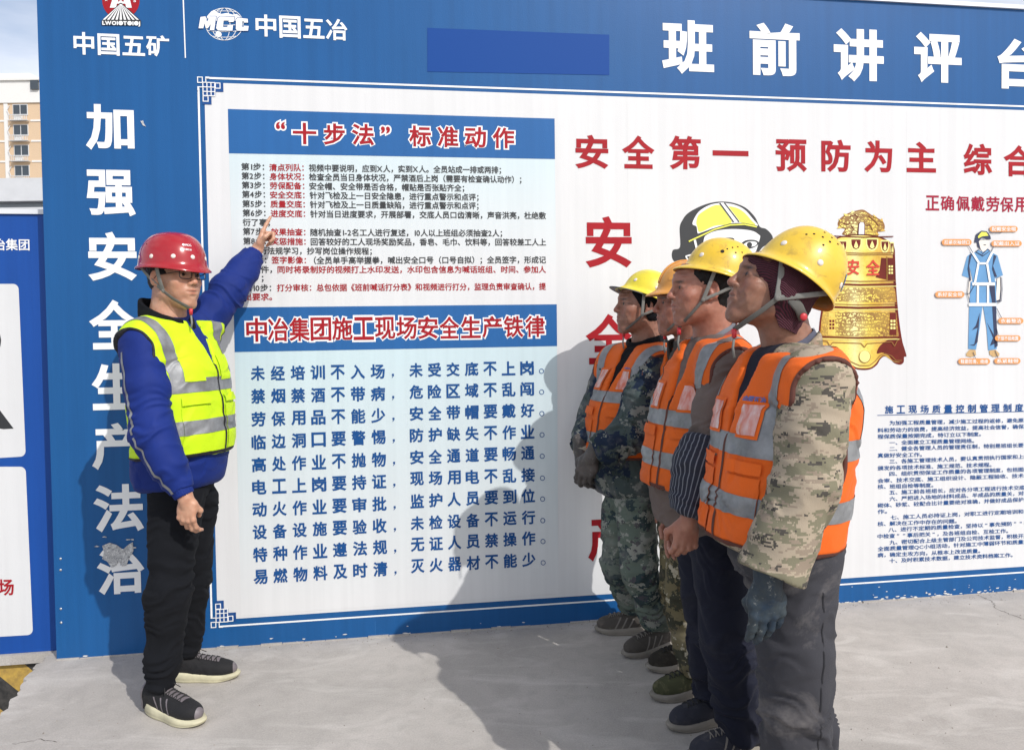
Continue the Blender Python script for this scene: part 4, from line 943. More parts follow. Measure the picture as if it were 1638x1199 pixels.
def head_sdf(s, h, neck, st):
    full = st.get('full', 1.); nose = st.get('nose', 1.); jaw = st.get('jaw', 1.)
    s.add(h.e((0, -.018, .048), (.077, .098, .086)), k=.02)
    s.add(h.e((0, .022, -.018), (.066*full, .066, .082)), k=.03)
    s.add(h.e((0, .035, -.062), (.047*full*jaw, .046, .048)), k=.025)
    s.add(h.r((0, .066, -.098), (0, .060, -.092), .021*jaw), k=.022)
    for q in (-1, 1):
        s.add(h.r((q*.047*full, -.004, -.060), (q*.018, .062, -.104), .017*jaw, .014), k=.022)
        s.add(h.e((q*.043*full, .058, -.020), (.022, .020, .020)), k=.022)
        s.add(h.r((q*.012, .084, .030), (q*.040, .070, .026), .0125, .011), k=.012)
        s.add(h.e((q*.030*full, .053, -.052), (.021, .020, .028)), k=.02)
    s.add(h.r((0, .080, .046), (0, .085, .024), .018, .012), k=.016)
    s.add(h.r((0, .087, .016), (0, .105*nose+.0, -.020), .0075, .0105*nose), k=.010)
    s.add(h.e((0, .104*nose, -.025), (.0115*nose, .0115, .009)), k=.006)
    for q in (-1, 1): s.add(h.e((q*.0125*nose, .0945, -.028), (.0085, .011, .0085)), k=.005)
    s.add(h.e((0, .080, -.058), (.027, .0145, .022)), k=.02); lk = st.get('lipk', 1)                 # muzzle
    sm_ = st.get('smile', 0)
    for q in (-1, 1): s.add(h.r((0, .0895, -.0525), (q*.019, .0865, -.0525+sm_), .0052*lk, .0036*lk), k=.004)
    s.add(h.r((-.004, .0925, -.0515), (.004, .0925, -.0515), .0050), k=.006)
    for q in (-1, 1): s.add(h.r((0, .0885, -.0635), (q*.016, .0855, -.0625+sm_*.7), .0060*lk, .0040*lk), k=.004)
    for q in (-1, 1):
        s.add(h.e((q*.031, .0755, .0075), (.0155, .012, .0100)), k=.006)     # eyeball under lids
        R = rotz(q*.42)
        s.add(h.e((q*.080, -.014, .000), (.0085, .0185, .031), R@rotx(-.16)), k=.006)
        s.add(h.e((q*.077, -.004, -.026), (.007, .008, .010)), k=.006)
    if neck is not None:
        s.add(rc(h.w((0, -.030, -.045)), neck, st.get('neckr', .056)*h.sc, st.get('neckr', .056)+.006), k=.03)
        s.add(rc(h.w((0, -.045, -.02)), neck-np.array([0, 0, .0]), .05*h.sc, .06), k=.03)
    # carving
    for q in (-1, 1):
        s.cut(h.e((q*.031, .094, .0185), (.015, .010, .0050)), k=.006)
        s.cut(h.e((q*.031, .0895, .0065), (.0118, .0065, .0034)), k=.0025)
        s.cut(h.e((q*.024, .095, -.004), (.012, .006, .006)), k=.010)
        s.cut(h.e((q*.0865, -.012, .006), (.0055, .010, .017), rotz(q*.42)@rotx(-.16)), k=.004)
        s.cut(h.e((q*.0065, .101, -.0345), (.0038, .0045, .003)), k=.002)
        if st.get('fold', 1) > .5: s.cut(h.r((q*.018, .098, -.036), (q*.033, .083, -.058), .0035*st.get('fold', 1)), k=.008)
    for q in (-1, 1): s.cut(h.r((0, .0965, -.0583), (q*.024, .0900, -.0583+sm_*1.2), .0026), k=.003)
    s.cut(h.e((0, .094, -.0755), (.016, .006, .004)), k=.006)
def skin_tint(V, h, base, st):
    L = h.l(V); x, y, z = np.abs(L[:, 0]), L[:, 1], L[:, 2]; C = np.tile(np.array(base, float), (len(V), 1)); near = (np.linalg.norm(L, axis=1) < .18)
    def g(c, r): return np.exp(-(((x-c[0])/r[0])**2+((y-c[1])/r[1])**2+((z-c[2])/r[2])**2))*near
    def mix(w_, c):
        nonlocal C
        C = C+(np.array(c)-C)*np.clip(w_, 0, 1)[:, None]
    red = np.array(base)*np.array([1.08, .72, .68])
    mix(g((.042, .065, -.025), (.026, .03, .024))*st.get('blush', .6), red); mix(g((0, .11, -.022), (.018, .02, .016))*.6, red); mix(g((.082, -.012, 0), (.02, .03, .04))*.45, red)
    st_ = st.get('stubble', .25); mix((g((.0, .07, -.09), (.06, .05, .03))+g((.018, .09, -.046), (.022, .02, .008))+g((.045, .02, -.075), (.02, .05, .025))*.6)*st_, np.array(base)*np.array([.45, .46, .5]))
    mix((g((0, .095, -.0525), (.021, .013, .0042))+g((0, .093, -.0635), (.018, .012, .0048)))*st.get('lip', .75), np.array(base)*np.array([.85, .48, .46]))
    mix(g((0, .093, -.0583), (.024, .012, .0018))*.8, np.array(base)*.25)
    mix(g((.031, .088, .0065), (.0125, .010, .0028))*st.get('eyek', 1.), (.03, .02, .016)); mix(g((.031, .087, .0095), (.014, .012, .0020))*.75, (.02, .015, .012))
    mix(g((.0065, .100, -.034), (.004, .006, .003)), np.array(base)*.15)
    if st.get('brow', 1): mix(np.clip(g((.031, .084, .0245+.0), (.019, .020, .0038))*1.5, 0, 1)*st.get('brow', .8), (.025, .02, .018))
    # lines of age
    if st.get('age', 0):
        a = st['age']; n = fbm(L*np.array([30, 30, 260]), 2); mix(np.clip(-n, 0, 1)*near*a*(z > .03), np.array(base)*.6)
        n = fbm(L*np.array([90, 90, 90])+5, 3); mix(np.clip(n, 0, 1)*near*a*.8, np.array(base)*.7)
        mix(g((.052, .062, .004), (.012, .02, .010))*np.clip(fbm(L*np.array([60, 60, 330]), 1), 0, 1)*a*1.5, np.array(base)*.5)
    return C
def hand(s, wr, d, nrm_, thumb, curl=(.5, .6, .7, .8), sc=1.0, tc=.4, rad=1.0, spread=1.0, k=.006, thumb_in=.0, armdir=None):
    """wr wrist, d towards the fingers, nrm_ out of the back of the hand, thumb = towards the thumb side"""
    d = nrm(d); n = nrm(np.array(nrm_)-d*(np.array(nrm_)@d)); t = np.cross(d, n); t = t if t@np.array(thumb) > 0 else -t
    W = lambda a, b, c: np.array(wr)+(d*a+t*b+n*c)*sc
    M = np.array([d, t, n])
    s.add(rc(W(-.03, 0, 0), W(.02, 0, 0), .024*sc*rad, .024*sc*rad), k=.012)
    s.add(ell(W(.048, .001, -.002), (.048*sc, .040*sc*rad, .0165*sc*rad), M), k=.012)
    s.add(rc(W(.022, .020, -.008), W(.050, .026, -.010), .014*sc*rad, .012*sc*rad), k=.012)
    kn = [(.086, .030), (.091, .010), (.087, -.011), (.078, -.030)]; ln = [(.040, .024, .020), (.044, .028, .021), (.040, .026, .020), (.032, .020, .018)]; r0 = [.0092, .0095, .0090, .0080]
    for i in range(4):
        a, b = kn[i]; p = W(a, b*spread, .001); r = r0[i]*sc*rad; s.add(rc(W(a*.45, b*.8, 0), p, r*1.1, r*1.12), k=.008); s.add(rc(p, p, r*1.16), k=.005)
        ang = 0.; q = p
        for j, l_ in enumerate(ln[i]):
            ang += curl[i]*(1.15, 1.25, .75)[j]; dv = d*math.cos(ang)-n*math.sin(ang)+t*(b*.6*(spread-1))
            e = q+nrm(dv)*l_*sc; s.add(rc(q, e, r*(1-.06*j), r*(.94-.08*j)), k=k); q = e
    q = W(.026, .030, -.008); a1 = nrm(d*.72+t*(.62-thumb_in)-n*(.35+tc*.3)); e = q+a1*.040*sc; s.add(rc(W(.012, .016, -.006), q, .014*sc*rad, .0125*sc*rad), rc(q, e, .0125*sc*rad, .0105*sc*rad), k=.008)
    a2 = nrm(d*.95+t*(.12-thumb_in-.5*tc)-n*(.25+.5*tc)); e2 = e+a2*.031*sc; s.add(rc(e, e2, .0102*sc*rad, .0088*sc*rad), k=k)
def arm_dirs(w0, e0): return nrm(np.array(w0)-np.array(e0))
class Body:
    pass
def _unused(sd, h, it=1, off=0.): V, F = sdf_mesh(sd, h, off=off); return (relax(V, F, it, .4) if it else V), F
M_eyew = plain('eye_white', (.62, .58, .54), .25); M_iris = plain('iris_dark', (.02, .012, .008), .15)
def eyes(h, par):
    for q in (-1, 1):
        c = h.w((q*.031, .0752, .0068)); r = .0115*h.sc; V = []; F = []; fm = []; na, nb = 16, 12
        f, l, u = h.M[1], h.M[0], h.M[2]
        for i in range(nb+1):
            th = math.pi*i/nb
            for j in range(na):
                a = 2*math.pi*j/na; V.append(c+r*(f*math.cos(th)+(l*math.cos(a)+u*math.sin(a))*math.sin(th)))
        for i in range(nb):
            for j in range(na): F.append((i*na+j, i*na+(j+1) % na, (i+1)*na+(j+1) % na, (i+1)*na+j)); fm.append(1 if i < 3 else 0)
        mk('eye', V, F, [M_eyew, M_iris], par, smooth=True, fmat=fm)
# ---- helmets
def helm_surface(p):
    """returns fn(az, t) -> local point; az=0 front; t 0 rim .. 1 crown; plus brim"""
    a, b, hh, peak, brim, ridge = p['a'], p['b'], p['h'], p['peak'], p['brim'], p.get('ridge', 0)
    def f(az, t, off=0.):
        ph = t*math.pi/2; e = p.get('sq', .86); cr = max(math.cos(ph), 0)**e; sr = math.sin(ph)**(.96)
        x = (a+off)*cr*math.sin(az); y = (b+off)*cr*math.cos(az); z = (hh+off)*sr
        if ridge: z += ridge*max(0, 1-abs(x)/.016)**.7*(1 if abs(x) < .016 else 0)*min(1, t*3)*1.0
        dip = p.get('dip', .012)*(1-t)**3*(math.cos(az)**2*-1+.0); z += dip*.0
        return np.array([x, y, z])
    def rim(az, s_):      # s 0..1 outward over the brim
        base = f(az, 0); fr = max(0, math.cos(az)); wd = brim+peak*fr**1.6
        d = np.array([math.sin(az)*a, math.cos(az)*b, 0]); d /= np.linalg.norm(d)
        if fr > 0: d = nrm(d*(1-.35*fr)+np.array([0, .35*fr, 0]))
        return base+d*wd*s_+np.array([0, 0, -s_*(.010+p.get('droop', .018)*fr**2)*1.0])
    return f, rim
def make_helmet(par, o, M, p, mats, rivets, holes=(), strap=None, head=None, strapm=None, sticker=None, buckle=None):
    """M rows left, forward, up of the helmet, o rim centre"""
    W = lambda q: np.array(o)+np.array(q)@M
    f, rim = helm_surface(p); na, nt_ = 72, 22; V = []; F = []
    az = [2*math.pi*i/na for i in range(na)]; rows = []
    rows.append([rim(a, 1.0)*1+np.array([0, 0, -.0035]) for a in az]); rows.append([rim(a, 1.0) for a in az]); rows.append([rim(a, .93)+np.array([0, 0, .0016]) for a in az]); rows.append([rim(a, .5)+np.array([0, 0, .001]) for a in az]); rows.append([rim(a, .14)+np.array([0, 0, .0015]) for a in az])
    for k in range(1, nt_+1): rows.append([f(a, (k/nt_)*.985) for a in az])
    outer = len(rows)
    ins = [[rim(a, .96)+np.array([0, 0, -.0045]) for a in az], [rim(a, .3)+np.array([0, 0, -.0035]) for a in az]]+[[f(a, k/8*.98, -.004) for a in az] for k in range(0, 9)]
    for r in rows: V += [W(q) for q in r]
    V.append(W((0, 0, p['h']+p.get('ridge', 0)*0)))
    top = len(V)-1
    for i in range(outer-1):
        for j in range(na): F.append((i*na+j, i*na+(j+1) % na, (i+1)*na+(j+1) % na, (i+1)*na+j))
    for j in range(na): F.append(((outer-1)*na+j, (outer-1)*na+(j+1) % na, top))
    b0 = len(V)
    for r in ins: V += [W(q) for q in r]
    for j in range(na): F.append((b0+j, b0+(j+1) % na, (j+1) % na, j))
    for i in range(len(ins)-1):
        for j in range(na): F.append((b0+(i+1)*na+j, b0+(i+1)*na+(j+1) % na, b0+i*na+(j+1) % na, b0+i*na+j))
    F.append(tuple(b0+(len(ins)-1)*na+j for j in range(na))[::-1])
    fmat = [0]*(na*(outer-1)+na)+[1]*(na+na*(len(ins)-1)+1); fmat[na*(outer-1)+na:na*(outer-1)+na*2] = [0]*na
    hm = mk('helmet', V, F, mats, par, smooth=True, fmat=fmat)
    def sn(a, t):
        e = .01; P0 = f(a, t); n_ = np.cross(f(a, min(t+e, .99))-P0, f(a+e, t)-P0); n_ = nrm(n_); n_ = n_ if n_@P0 > 0 else -n_
        return P0, n_
    for a, t in rivets:
        P0, n_ = sn(R_(a), t); b = MB(); b.disc(W(P0), n_@M, .0085, 14, .003); b.build('rivet', M_rivet, hm, smooth=True)
    for a, t, r in holes:
        P0, n_ = sn(R_(a), t); b = MB(); b.disc(W(P0+n_*.0006), n_@M, r, 10, .0002); b.build('vent_hole', M_hole, hm)  # dark disc laid on the shell, painted as the shade inside a hole
    if sticker:
        a0, a1, t0, t1, m, rot = sticker; g = []; n = 7; V = []; F = []
        for i in range(n):
            for j in range(n):
                u, v = i/(n-1)*2-1, j/(n-1)*2-1; a = R_((a0+a1)/2+(a1-a0)/2*(u*math.cos(rot)-v*math.sin(rot))); t = (t0+t1)/2+(t1-t0)/2*(v*math.cos(rot)+u*math.sin(rot)*.9)
                P0, n_ = sn(a, t); V.append(W(P0+n_*.0014))
        for i in range(n-1):
            for j in range(n-1): F.append((i*n+j, i*n+j+1, (i+1)*n+j+1, (i+1)*n+j))
        mk('sticker', V, F, m, hm, smooth=True)
    return hm, W, f, rim, sn
def ribbon(name, pts, wd, m, par, up_from, th=.0012, side=None):
    """flat webbing through points, flat side facing away from the point up_from"""
    pts = [np.array(p, float) for p in pts]; fine = []
    n = len(pts)
    for i in range(n-1):
        p0, p1, p2, p3 = pts[max(i-1, 0)], pts[i], pts[i+1], pts[min(i+2, n-1)]
        for k in range(6):
            t = k/6; fine.append(.5*((2*p1)+(-p0+p2)*t+(2*p0-5*p1+4*p2-p3)*t*t+(-p0+3*p1-3*p2+p3)*t**3))
    fine.append(pts[-1]); b = MB(); up = np.array(up_from)
    b.tube(fine, [(wd/2, th)]*len(fine), 8, flat=[nrm(p-up) for p in fine]); return b.build(name, m, par, smooth=True)
M_rivet = plain('rivet_cream', (.72, .66, .60), .45); M_hole = plain('vent_shade', (.02, .015, .01), .9)
M_strap = fabric('grey_webbing', (.27, .27, .25), .8, weave=900, var=.3, dirt=(.12, .11, .10, 1), dirtamt=.5, dscale=30)
M_strapd = fabric('dirty_webbing', (.17, .165, .15), .85, weave=900, var=.3)
M_buckle = plain('red_buckle', (.55, .03, .04), .4)
def shell(name, c, rough, dirt=None, amt=.5, scale=22, fade=None, coat=.3):
    m, nt, p = newmat(name); v = coord(nt); f = noise(nt, v, 9, 6, .6); g = noise(nt, v, scale, 9, .72, .8)
    base = ramp(nt, f, [(.35, tuple(x*.88 for x in c)), (.65, c)])
    if fade: base = mixc(nt, ramp(nt, noise(nt, v, 6, 4), [(.4, (0,)*3), (.7, (.7,)*3)]), base, (*fade, 1))
    if dirt: base = mixc(nt, ramp(nt, g, [(.53, (0,)*3), (.70, (amt,)*3)]), base, (*dirt, 1))
    nt.links.new(base, p.inputs['Base Color']); p.inputs['Roughness'].default_value = rough; p.inputs['Coat Weight'].default_value = coat; p.inputs['Coat Roughness'].default_value = .12
    bump(nt, p, noise(nt, v, 90, 6, .7), .06, .002); return m
M_hy = shell('yellow_shell', (.78, .50, .022), .42, (.25, .15, .04), .55, fade=(.76, .56, .10)); M_hyi = plain('shell_inside', (.50, .22, .02), .6)
M_hy2 = shell('lemon_shell', (.78, .66, .035), .40, (.30, .24, .05), .35); M_hyi2 = plain('shell_inside_lemon', (.30, .22, .03), .7)
M_ho = shell('orange_shell', (.72, .30, .035), .5, (.30, .13, .05), .6, fade=(.70, .36, .10)); M_hoi = plain('shell_inside_orange', (.35, .13, .02), .7)
M_hr = shell('red_shell', (.36, .003, .008), .20, None, coat=.6); M_hri = plain('shell_inside_red', (.22, .01, .01), .5)
# ---- shoes
def shoe(par, ankle, toe, L, mu, ms, ml, sole_h=.028, wd=.047, rise=0., accent=None, lace=True, ground=0., st_m=None):
    """ankle: point above heel area at ground; toe direction on the ground"""
    d = nrm([toe[0]-ankle[0], toe[1]-ankle[1], 0]); sd = np.array([-d[1], d[0], 0]); base = np.array([ankle[0], ankle[1], ground])
    W = lambda a, b, c: base+d*a+sd*b+ZZ*c; M = np.array([d, sd, ZZ]); s = S(); h0 = sole_h
    s.add(rc(W(-.050, 0, h0+.03), W(-.052, 0, h0+.005), .034, .034), k=.02)
    s.add(rc(W(-.045, 0, h0+.055), W(-.01, 0, h0+.045), .034, .036), k=.025)
    s.add(ell(W(L*.42-.05, 0, h0+.012), (L*.39, wd*.86, .042), M), k=.03)
    s.add(ell(W(L*.66-.064, 0, h0+.010), (L*.25, wd*.86, .036), M), k=.02)
    s.add(rc(W(.0, 0, h0+.05), W(L*.42-.03, 0, h0+.022), .032, .026), k=.03)
    s.plane(W(0, 0, h0*.55), -ZZ)
    V, F = sdf_mesh(s, .0045); V = relax(V, F, 1); n_ = vnormals(V, F); V = V+n_*(fbm(V*38, 2)*.0014)[:, None]
    up = mk('shoe', V, F, mu, par, smooth=True)
    # sole outline
    Vs = []; Fs = []; K = 40; prof = []
    for i in range(K):
        a = 2*math.pi*i/K; x = math.cos(a); y = math.sin(a); X = (L/2)*x+(L/2-.075)*1.0; ww = wd*(1.02+.12*math.exp(-((x-.45)/.35)**2)-.10*math.exp(-((x+.1)/.3)**2)) ; prof.append((X, ww*np.sign(y)*abs(y)**.72))
    levels = [(0, .90, 0), (.003, .955, 0), (sole_h*.3, .985, 0), (sole_h*.36, .965, 0), (sole_h*.42, .985, 0), (sole_h*.75, 1.0, 0), (sole_h*.95, .98, 0), (sole_h+.007, .955, 1), (sole_h+.008, .80, 1)]
    for z, k_, fl in levels:
        for X, Y in prof:
            xc = L/2-.075; toeup = max(0, (X-xc)/(L/2)-.55)**1.5*.035*(1); hl = max(0, -(X-xc)/(L/2)-.4)
            tz_ = np.interp((X-xc)/(L/2), [-1, -.6, .1, .7, 1], [1.30, 1.12, .92, .72, .62]); Vs.append(W(xc+(X-xc)*(k_ if k_ < 1 else 1+(k_-1)*.6), Y*k_, z*tz_+toeup*(1-.4*z/sole_h)))
    for i in range(len(levels)-1):
        for j in range(K): Fs.append((i*K+j, i*K+(j+1) % K, (i+1)*K+(j+1) % K, (i+1)*K+j))
    Fs.append(tuple(range(K))[::-1]); Fs.append(tuple((len(levels)-1)*K+j for j in range(K)))
    mk('sole', Vs, Fs, ms, up, smooth=True)
    if lace:
        T = BVHTree.FromPolygons([tuple(v) for v in V], [tuple(f) for f in F])
        def on(a, b_, off=.002):
            hit = T.ray_cast(Vector(W(a, b_, .3)), Vector((0, 0, -1)))[0]
            return np.array(hit)+ZZ*off if hit else W(a, b_, h0+.05)
        b = MB()
        for i in range(5):
            a = .035+i*.020; b.tube([on(a, -.020), on(a+.004, -.008, .004), on(a+.006, .008, .004), on(a+.012, .020)], .0019, 6); b.tube([on(a, .020), on(a+.004, .008, .0055), on(a+.006, -.008, .0055), on(a+.012, -.020)], .0019, 6)
        k0 = on(.036, 0, .006)
        for q in (-1, 1):
            pts = [k0+(d*math.cos(t)*.008+sd*q*(.004+.026*math.sin(t/2)**2)+ZZ*(.014*math.sin(t)))+d*.012*(1-math.cos(t))*.5 for t in np.linspace(0, 2*math.pi*.96, 12)]
            b.tube(pts, .0016, 6); b.tube([k0, k0+sd*q*.02+d*.012+ZZ*.004, k0+sd*q*.034+d*.03-ZZ*.012], .0016, 6)
        b.build('shoelace', ml, up, smooth=True)
        lt, lf = clipfn(V, F, [lambda P: np.abs((P-base)@sd)-.019, lambda P: np.abs((P-base)@d-.078)-.058, lambda P: -(P[:, 2]-h0-.018)])
        if lf is not None: mk('tongue', lt+ZZ*.0008, lf, accent or mu, up, smooth=True)
    tc_ = [lambda P: -((P-base)@d)+L-.105+.9*np.abs((P-base)@sd)**1.3]
    p_ = patch('toe_cap', (V, F), tc_, .0012, accent or mu, up)
    for k_ in range(3):
        for q in (-1, 1): patch('side_strip', (V, F), [lambda P: np.abs(((P-base)@d)-(.030+.030*k_)+(P[:, 2]-h0-.02)*.55)-.0035, lambda P: -((P-base)@sd)*q+.012, lambda P: P[:, 2]-h0-.052], .0012, st_m or mu, up)
    patch('heel_tab', (V, F), [lambda P: ((P-base)@d)+.052], .0014, st_m or mu, up)
    return up
def clipfn(V, F, fs):
    T = tri(F); NN = vnormals(V, F)
    for g in fs:
        if not len(T): return None, None
        V, T, NN = clip(V, T, g(V), NN)
    return (V, T) if len(T) else (None, None)

# ---- a clothed figure from joints
def person(name, label, J, st):
    """J: joints in world space. st: style"""
    org = ((J['ankL'][0]+J['ankR'][0])/2, (J['ankL'][1]+J['ankR'][1])/2, 0.)
    fwd = nrm([*st['fwd'][:2], 0]); left = np.array([-fwd[1], fwd[0], 0]); h = Head(J['head'], frame(st['look'], st.get('tilt', 0), st.get('roll', 0)), st.get('hs', 1.))
    B = S(); neck = np.array(J['neck'])
    head_sdf(B, h, neck+ZZ*.0, st)
    pel = np.array(J['pelvis']); sh = {q: np.array(J['sh'+q]) for q in 'LR'}
    B.add(rc(neck, neck-ZZ*.05, .062, .05), k=.02); B.add(rc(neck-ZZ*.05, pel, .035, .035), k=.03)
    for q in 'LR':
        B.add(rc(neck-ZZ*.07, sh[q]-ZZ*.02, .035), rc(sh[q], J['el'+q], .022), rc(J['el'+q], J['wr'+q]-.06*nrm(np.array(J['wr'+q])-np.array(J['el'+q])), .022, .024), rc(J['wr'+q]-.06*nrm(np.array(J['wr'+q])-np.array(J['el'+q])), J['wr'+q], .0245), k=.015)
        B.add(rc(pel, J['hip'+q], .035), rc(J['hip'+q], J['kn'+q], .026, .022), rc(J['kn'+q], J['ank'+q], .022, .022), k=.02)
        a = np.array(J['ank'+q]); tt = np.array(J['toe'+q]); B.add(rc((a[0], a[1], .055), (a[0]+(tt[0]-a[0])*.7, a[1]+(tt[1]-a[1])*.7, .045), .028, .022), k=.02)
        gl = st.get('glove'+q)
        if gl is None: hand(B, J['wr'+q], **st['hand'+q])
    V, F = sdf_mesh(B, st.get('hbody', .0034)); V = relax(V, F, 1, .3)
    L_ = h.l(V); nr = (np.linalg.norm(L_, axis=1) < .17); Nb = vnormals(V, F); ag = st.get('age', .0)
    if ag:
        fore = np.exp(-((L_[:, 2]-.055)/.03)**2)*np.exp(-((L_[:, 1]-.07)/.04)**2)
        crow = np.exp(-((np.abs(L_[:, 0])-.056)/.016)**2-((L_[:, 1]-.055)/.022)**2-((L_[:, 2]-.005)/.016)**2)
        chk = np.exp(-((np.abs(L_[:, 0])-.042)/.02)**2-((L_[:, 1]-.055)/.03)**2-((L_[:, 2]+.05)/.03)**2)
        r1 = 1-2*np.abs(fbm(L_*np.array([9, 9, 95]), 2)); r2 = 1-2*np.abs(fbm(L_@np.array([[20, 0, 0], [0, 26, 40], [0, -30, 70]]), 2)); r3 = 1-2*np.abs(fbm(L_@np.array([[30, 0, 0], [0, 70, 20], [0, 20, 18]]), 2))
        V = V+Nb*((fore*r1*.0018+crow*r2*.0016+chk*r3*.0022)*ag*2*nr)[:, None]
    V = V+Nb*(fbm(V*75, 2)*.0005)[:, None]
    body = mk(name, V, F, st['skin'], origin=org, smooth=True, attr={'tint': skin_tint(V, h, st['tone'], st)})
    tag(body, label, 'person', 'people at the notice wall'); body['org'] = org
    if st.get('eyes', 1): eyes(h, body)
    for q in 'LR':
        gl = st.get('glove'+q)
        if gl is not None:
            G = S(); kw = dict(st['hand'+q]); kw['rad'] = kw.get('grad', 1.2); kw.pop('grad', None); hand(G, J['wr'+q], **kw); dd = nrm(kw['d']); G.add(rc(np.array(J['wr'+q])-dd*.05, np.array(J['wr'+q])+dd*.01, .033, .032), k=.01)
            gv, gf = sdf_mesh(G, .003); gv = relax(gv, gf, 1, .3); gn = vnormals(gv, gf); gv = gv+gn*(.0013*fbm(gv*70, 2))[:, None]
            mk('glove', gv, gf, gl, body, smooth=True)
    # torso of the jacket
    tz = st['torso']   # list of (z, cx, cy, half width, half depth)
    tz = sorted(tz); prim, info = zloft([t[0] for t in tz], [(t[1], t[2]) for t in tz], [t[3] for t in tz], [t[4] for t in tz], left, pw=2.25, rd=.03)
    def tl(P):
        zf, CX, CY = info[:3]; q0 = P[:, 0]-np.interp(P[:, 2], zf, CX); q1 = P[:, 1]-np.interp(P[:, 2], zf, CY)
        return q0*left[0]+q1*left[1], q0*fwd[0]+q1*fwd[1], P[:, 2]
    Tq = S().add(prim, k=.03)
    for q in 'LR':
        Tq.add(rc(neck-ZZ*.055, sh[q]+ZZ*.0-(sh[q]-neck)*.12, .062, .072), k=.05)
        a_r = st.get('arm_r', (.078,))[0]; e_ = np.array(J['el'+q]); Tq.add(rc(sh[q], sh[q]+(e_-sh[q])*.12, a_r-.004), k=.03)
    Jk = S(); Jk.u = list(Tq.u)
    bones = [(pel, neck)]; joints = []
    for q in 'LR':
        r1, r2, r3, r4 = st.get('arm_r'+q, st.get('arm_r', (.078, .070, .062, .052)))
        e_, w_ = np.array(J['el'+q]), np.array(J['wr'+q]); we = e_+(w_-e_)*st.get('cuff'+q, .93)
        Jk.add(rc(sh[q], (sh[q]+e_)/2, r1, (r1+r2)/2), k=.035); Jk.add(rc((sh[q]+e_)/2, e_, (r1+r2)/2, r2), k=.02); Jk.add(rc(e_, e_+(we-e_)*.6, r2, r3), k=.02); Jk.add(rc(e_+(we-e_)*.6, we, r3, r4), k=.015)
        Jk.add(rc(we, we+nrm(w_-e_)*.0, r4), k=.006)
        bones += [(sh[q], e_), (e_, w_)]; joints += [(e_, 1.), (e_+(w_-e_)*.75, .5), (sh[q]-ZZ*.08, .4)]
        # flat cuff end
    for q in 'LR':
        e_, w_ = np.array(J['el'+q]), np.array(J['wr'+q]); dd = nrm(w_-e_); we = e_+(w_-e_)*st.get('cuff'+q, .93)
        fl = st.get('arm_r'+q, st.get('arm_r', (.078, .070, .062, .052)))[3]
        Jk.cut(bx(we+dd*.06, (.15*.0+.095, .095, .06), np.array([nrm(np.cross(dd, [.1, .9, .3])), np.cross(dd, nrm(np.cross(dd, [.1, .9, .3]))), dd])), k=.006)
    hemz = tz[0][0]; tiltn = st.get('hemn', (0, 0, -1.)); 
    col_ = st.get('collar')
    V, F = sdf_mesh(Jk, .0055); V = relax(V, F, 1)
    V = wrinkle(V, F, bones, st.get('jw', .007), st.get('jl', .036), st.get('seed', 1), joints, .35); 
    jk = mk(st.get('jname', 'jacket'), V, F, st['jacket'], body, smooth=True); JV, JF = V, F
    if st.get('inner'):
        patch('inner_shirt', (JV, JF), [lambda P: np.abs(tl(P)[0])-np.clip((P[:, 2]-neck[2]+.30)*.30, 0, .06), lambda P: -tl(P)[1]], .0022, st['inner'], body)
    if col_:
        for ci, (cm, rr, hh_, zz_, lean) in enumerate(col_):
            C = S(); nb = neck-ZZ*.05; top = neck+ZZ*hh_+fwd*lean
            C.add(rc(nb, top, rr+.012, rr), k=.01); C.cut(rc(nb-ZZ*.1, top+ZZ*.1, rr-.012, rr-.008), k=.004); C.plane(top-ZZ*.0, nrm(ZZ+fwd*st.get('coltilt', .25)))
            C.plane(neck-ZZ*.07, -ZZ)
            if zz_: C.cut(bx(neck+fwd*(rr+.02)+ZZ*.03, (zz_, .08, .14), np.array([left, fwd, ZZ])), k=.01)
            cv, cf = sdf_mesh(C, .004); cv = relax(cv, cf, 1); cn = vnormals(cv, cf); cv = cv+cn*(.004*fbm(cv*22, 2))[:, None]; mk('collar', cv, cf, cm, body, smooth=True)
    for q in 'LR':   # cuffs
        cm = st.get('cuffmat')
        if cm:
            e_, w_ = np.array(J['el'+q]), np.array(J['wr'+q]); dd = nrm(w_-e_); we = e_+(w_-e_)*st.get('cuff'+q, .93); r4 = st.get('arm_r', (.078, .070, .062, .052))[3]
            C = S().add(rc(we-dd*.035, we+dd*.015, r4-.004, r4-.010), k=.01).cut(rc(we, we+dd*.08, r4-.02), .003); C.plane(we+dd*.018, dd); cv, cf = sdf_mesh(C, .0035)
            cx_ = nrm(np.cross(dd, [.2, .3, .9])); cy_ = np.cross(dd, cx_); ph = np.arctan2((cv-we)@cx_, (cv-we)@cy_); cn = vnormals(cv, cf); cv = cv+cn*(.0016*np.sin(ph*26))[:, None]
            mk('cuff', cv, cf, cm, body, smooth=True)
    # trousers
    Tr = S(); tr = st.get('leg_r', (.098, .088, .072, .066)); bones = []; joints = []
    Tr.add(rc(pel+ZZ*.10, pel, .10, .10), k=.04)
    Tr.add(ell(pel+ZZ*.06, (.165*st.get('hipw', 1), .125*st.get('hipw', 1), .12), np.array([left, fwd, ZZ])), k=.03)
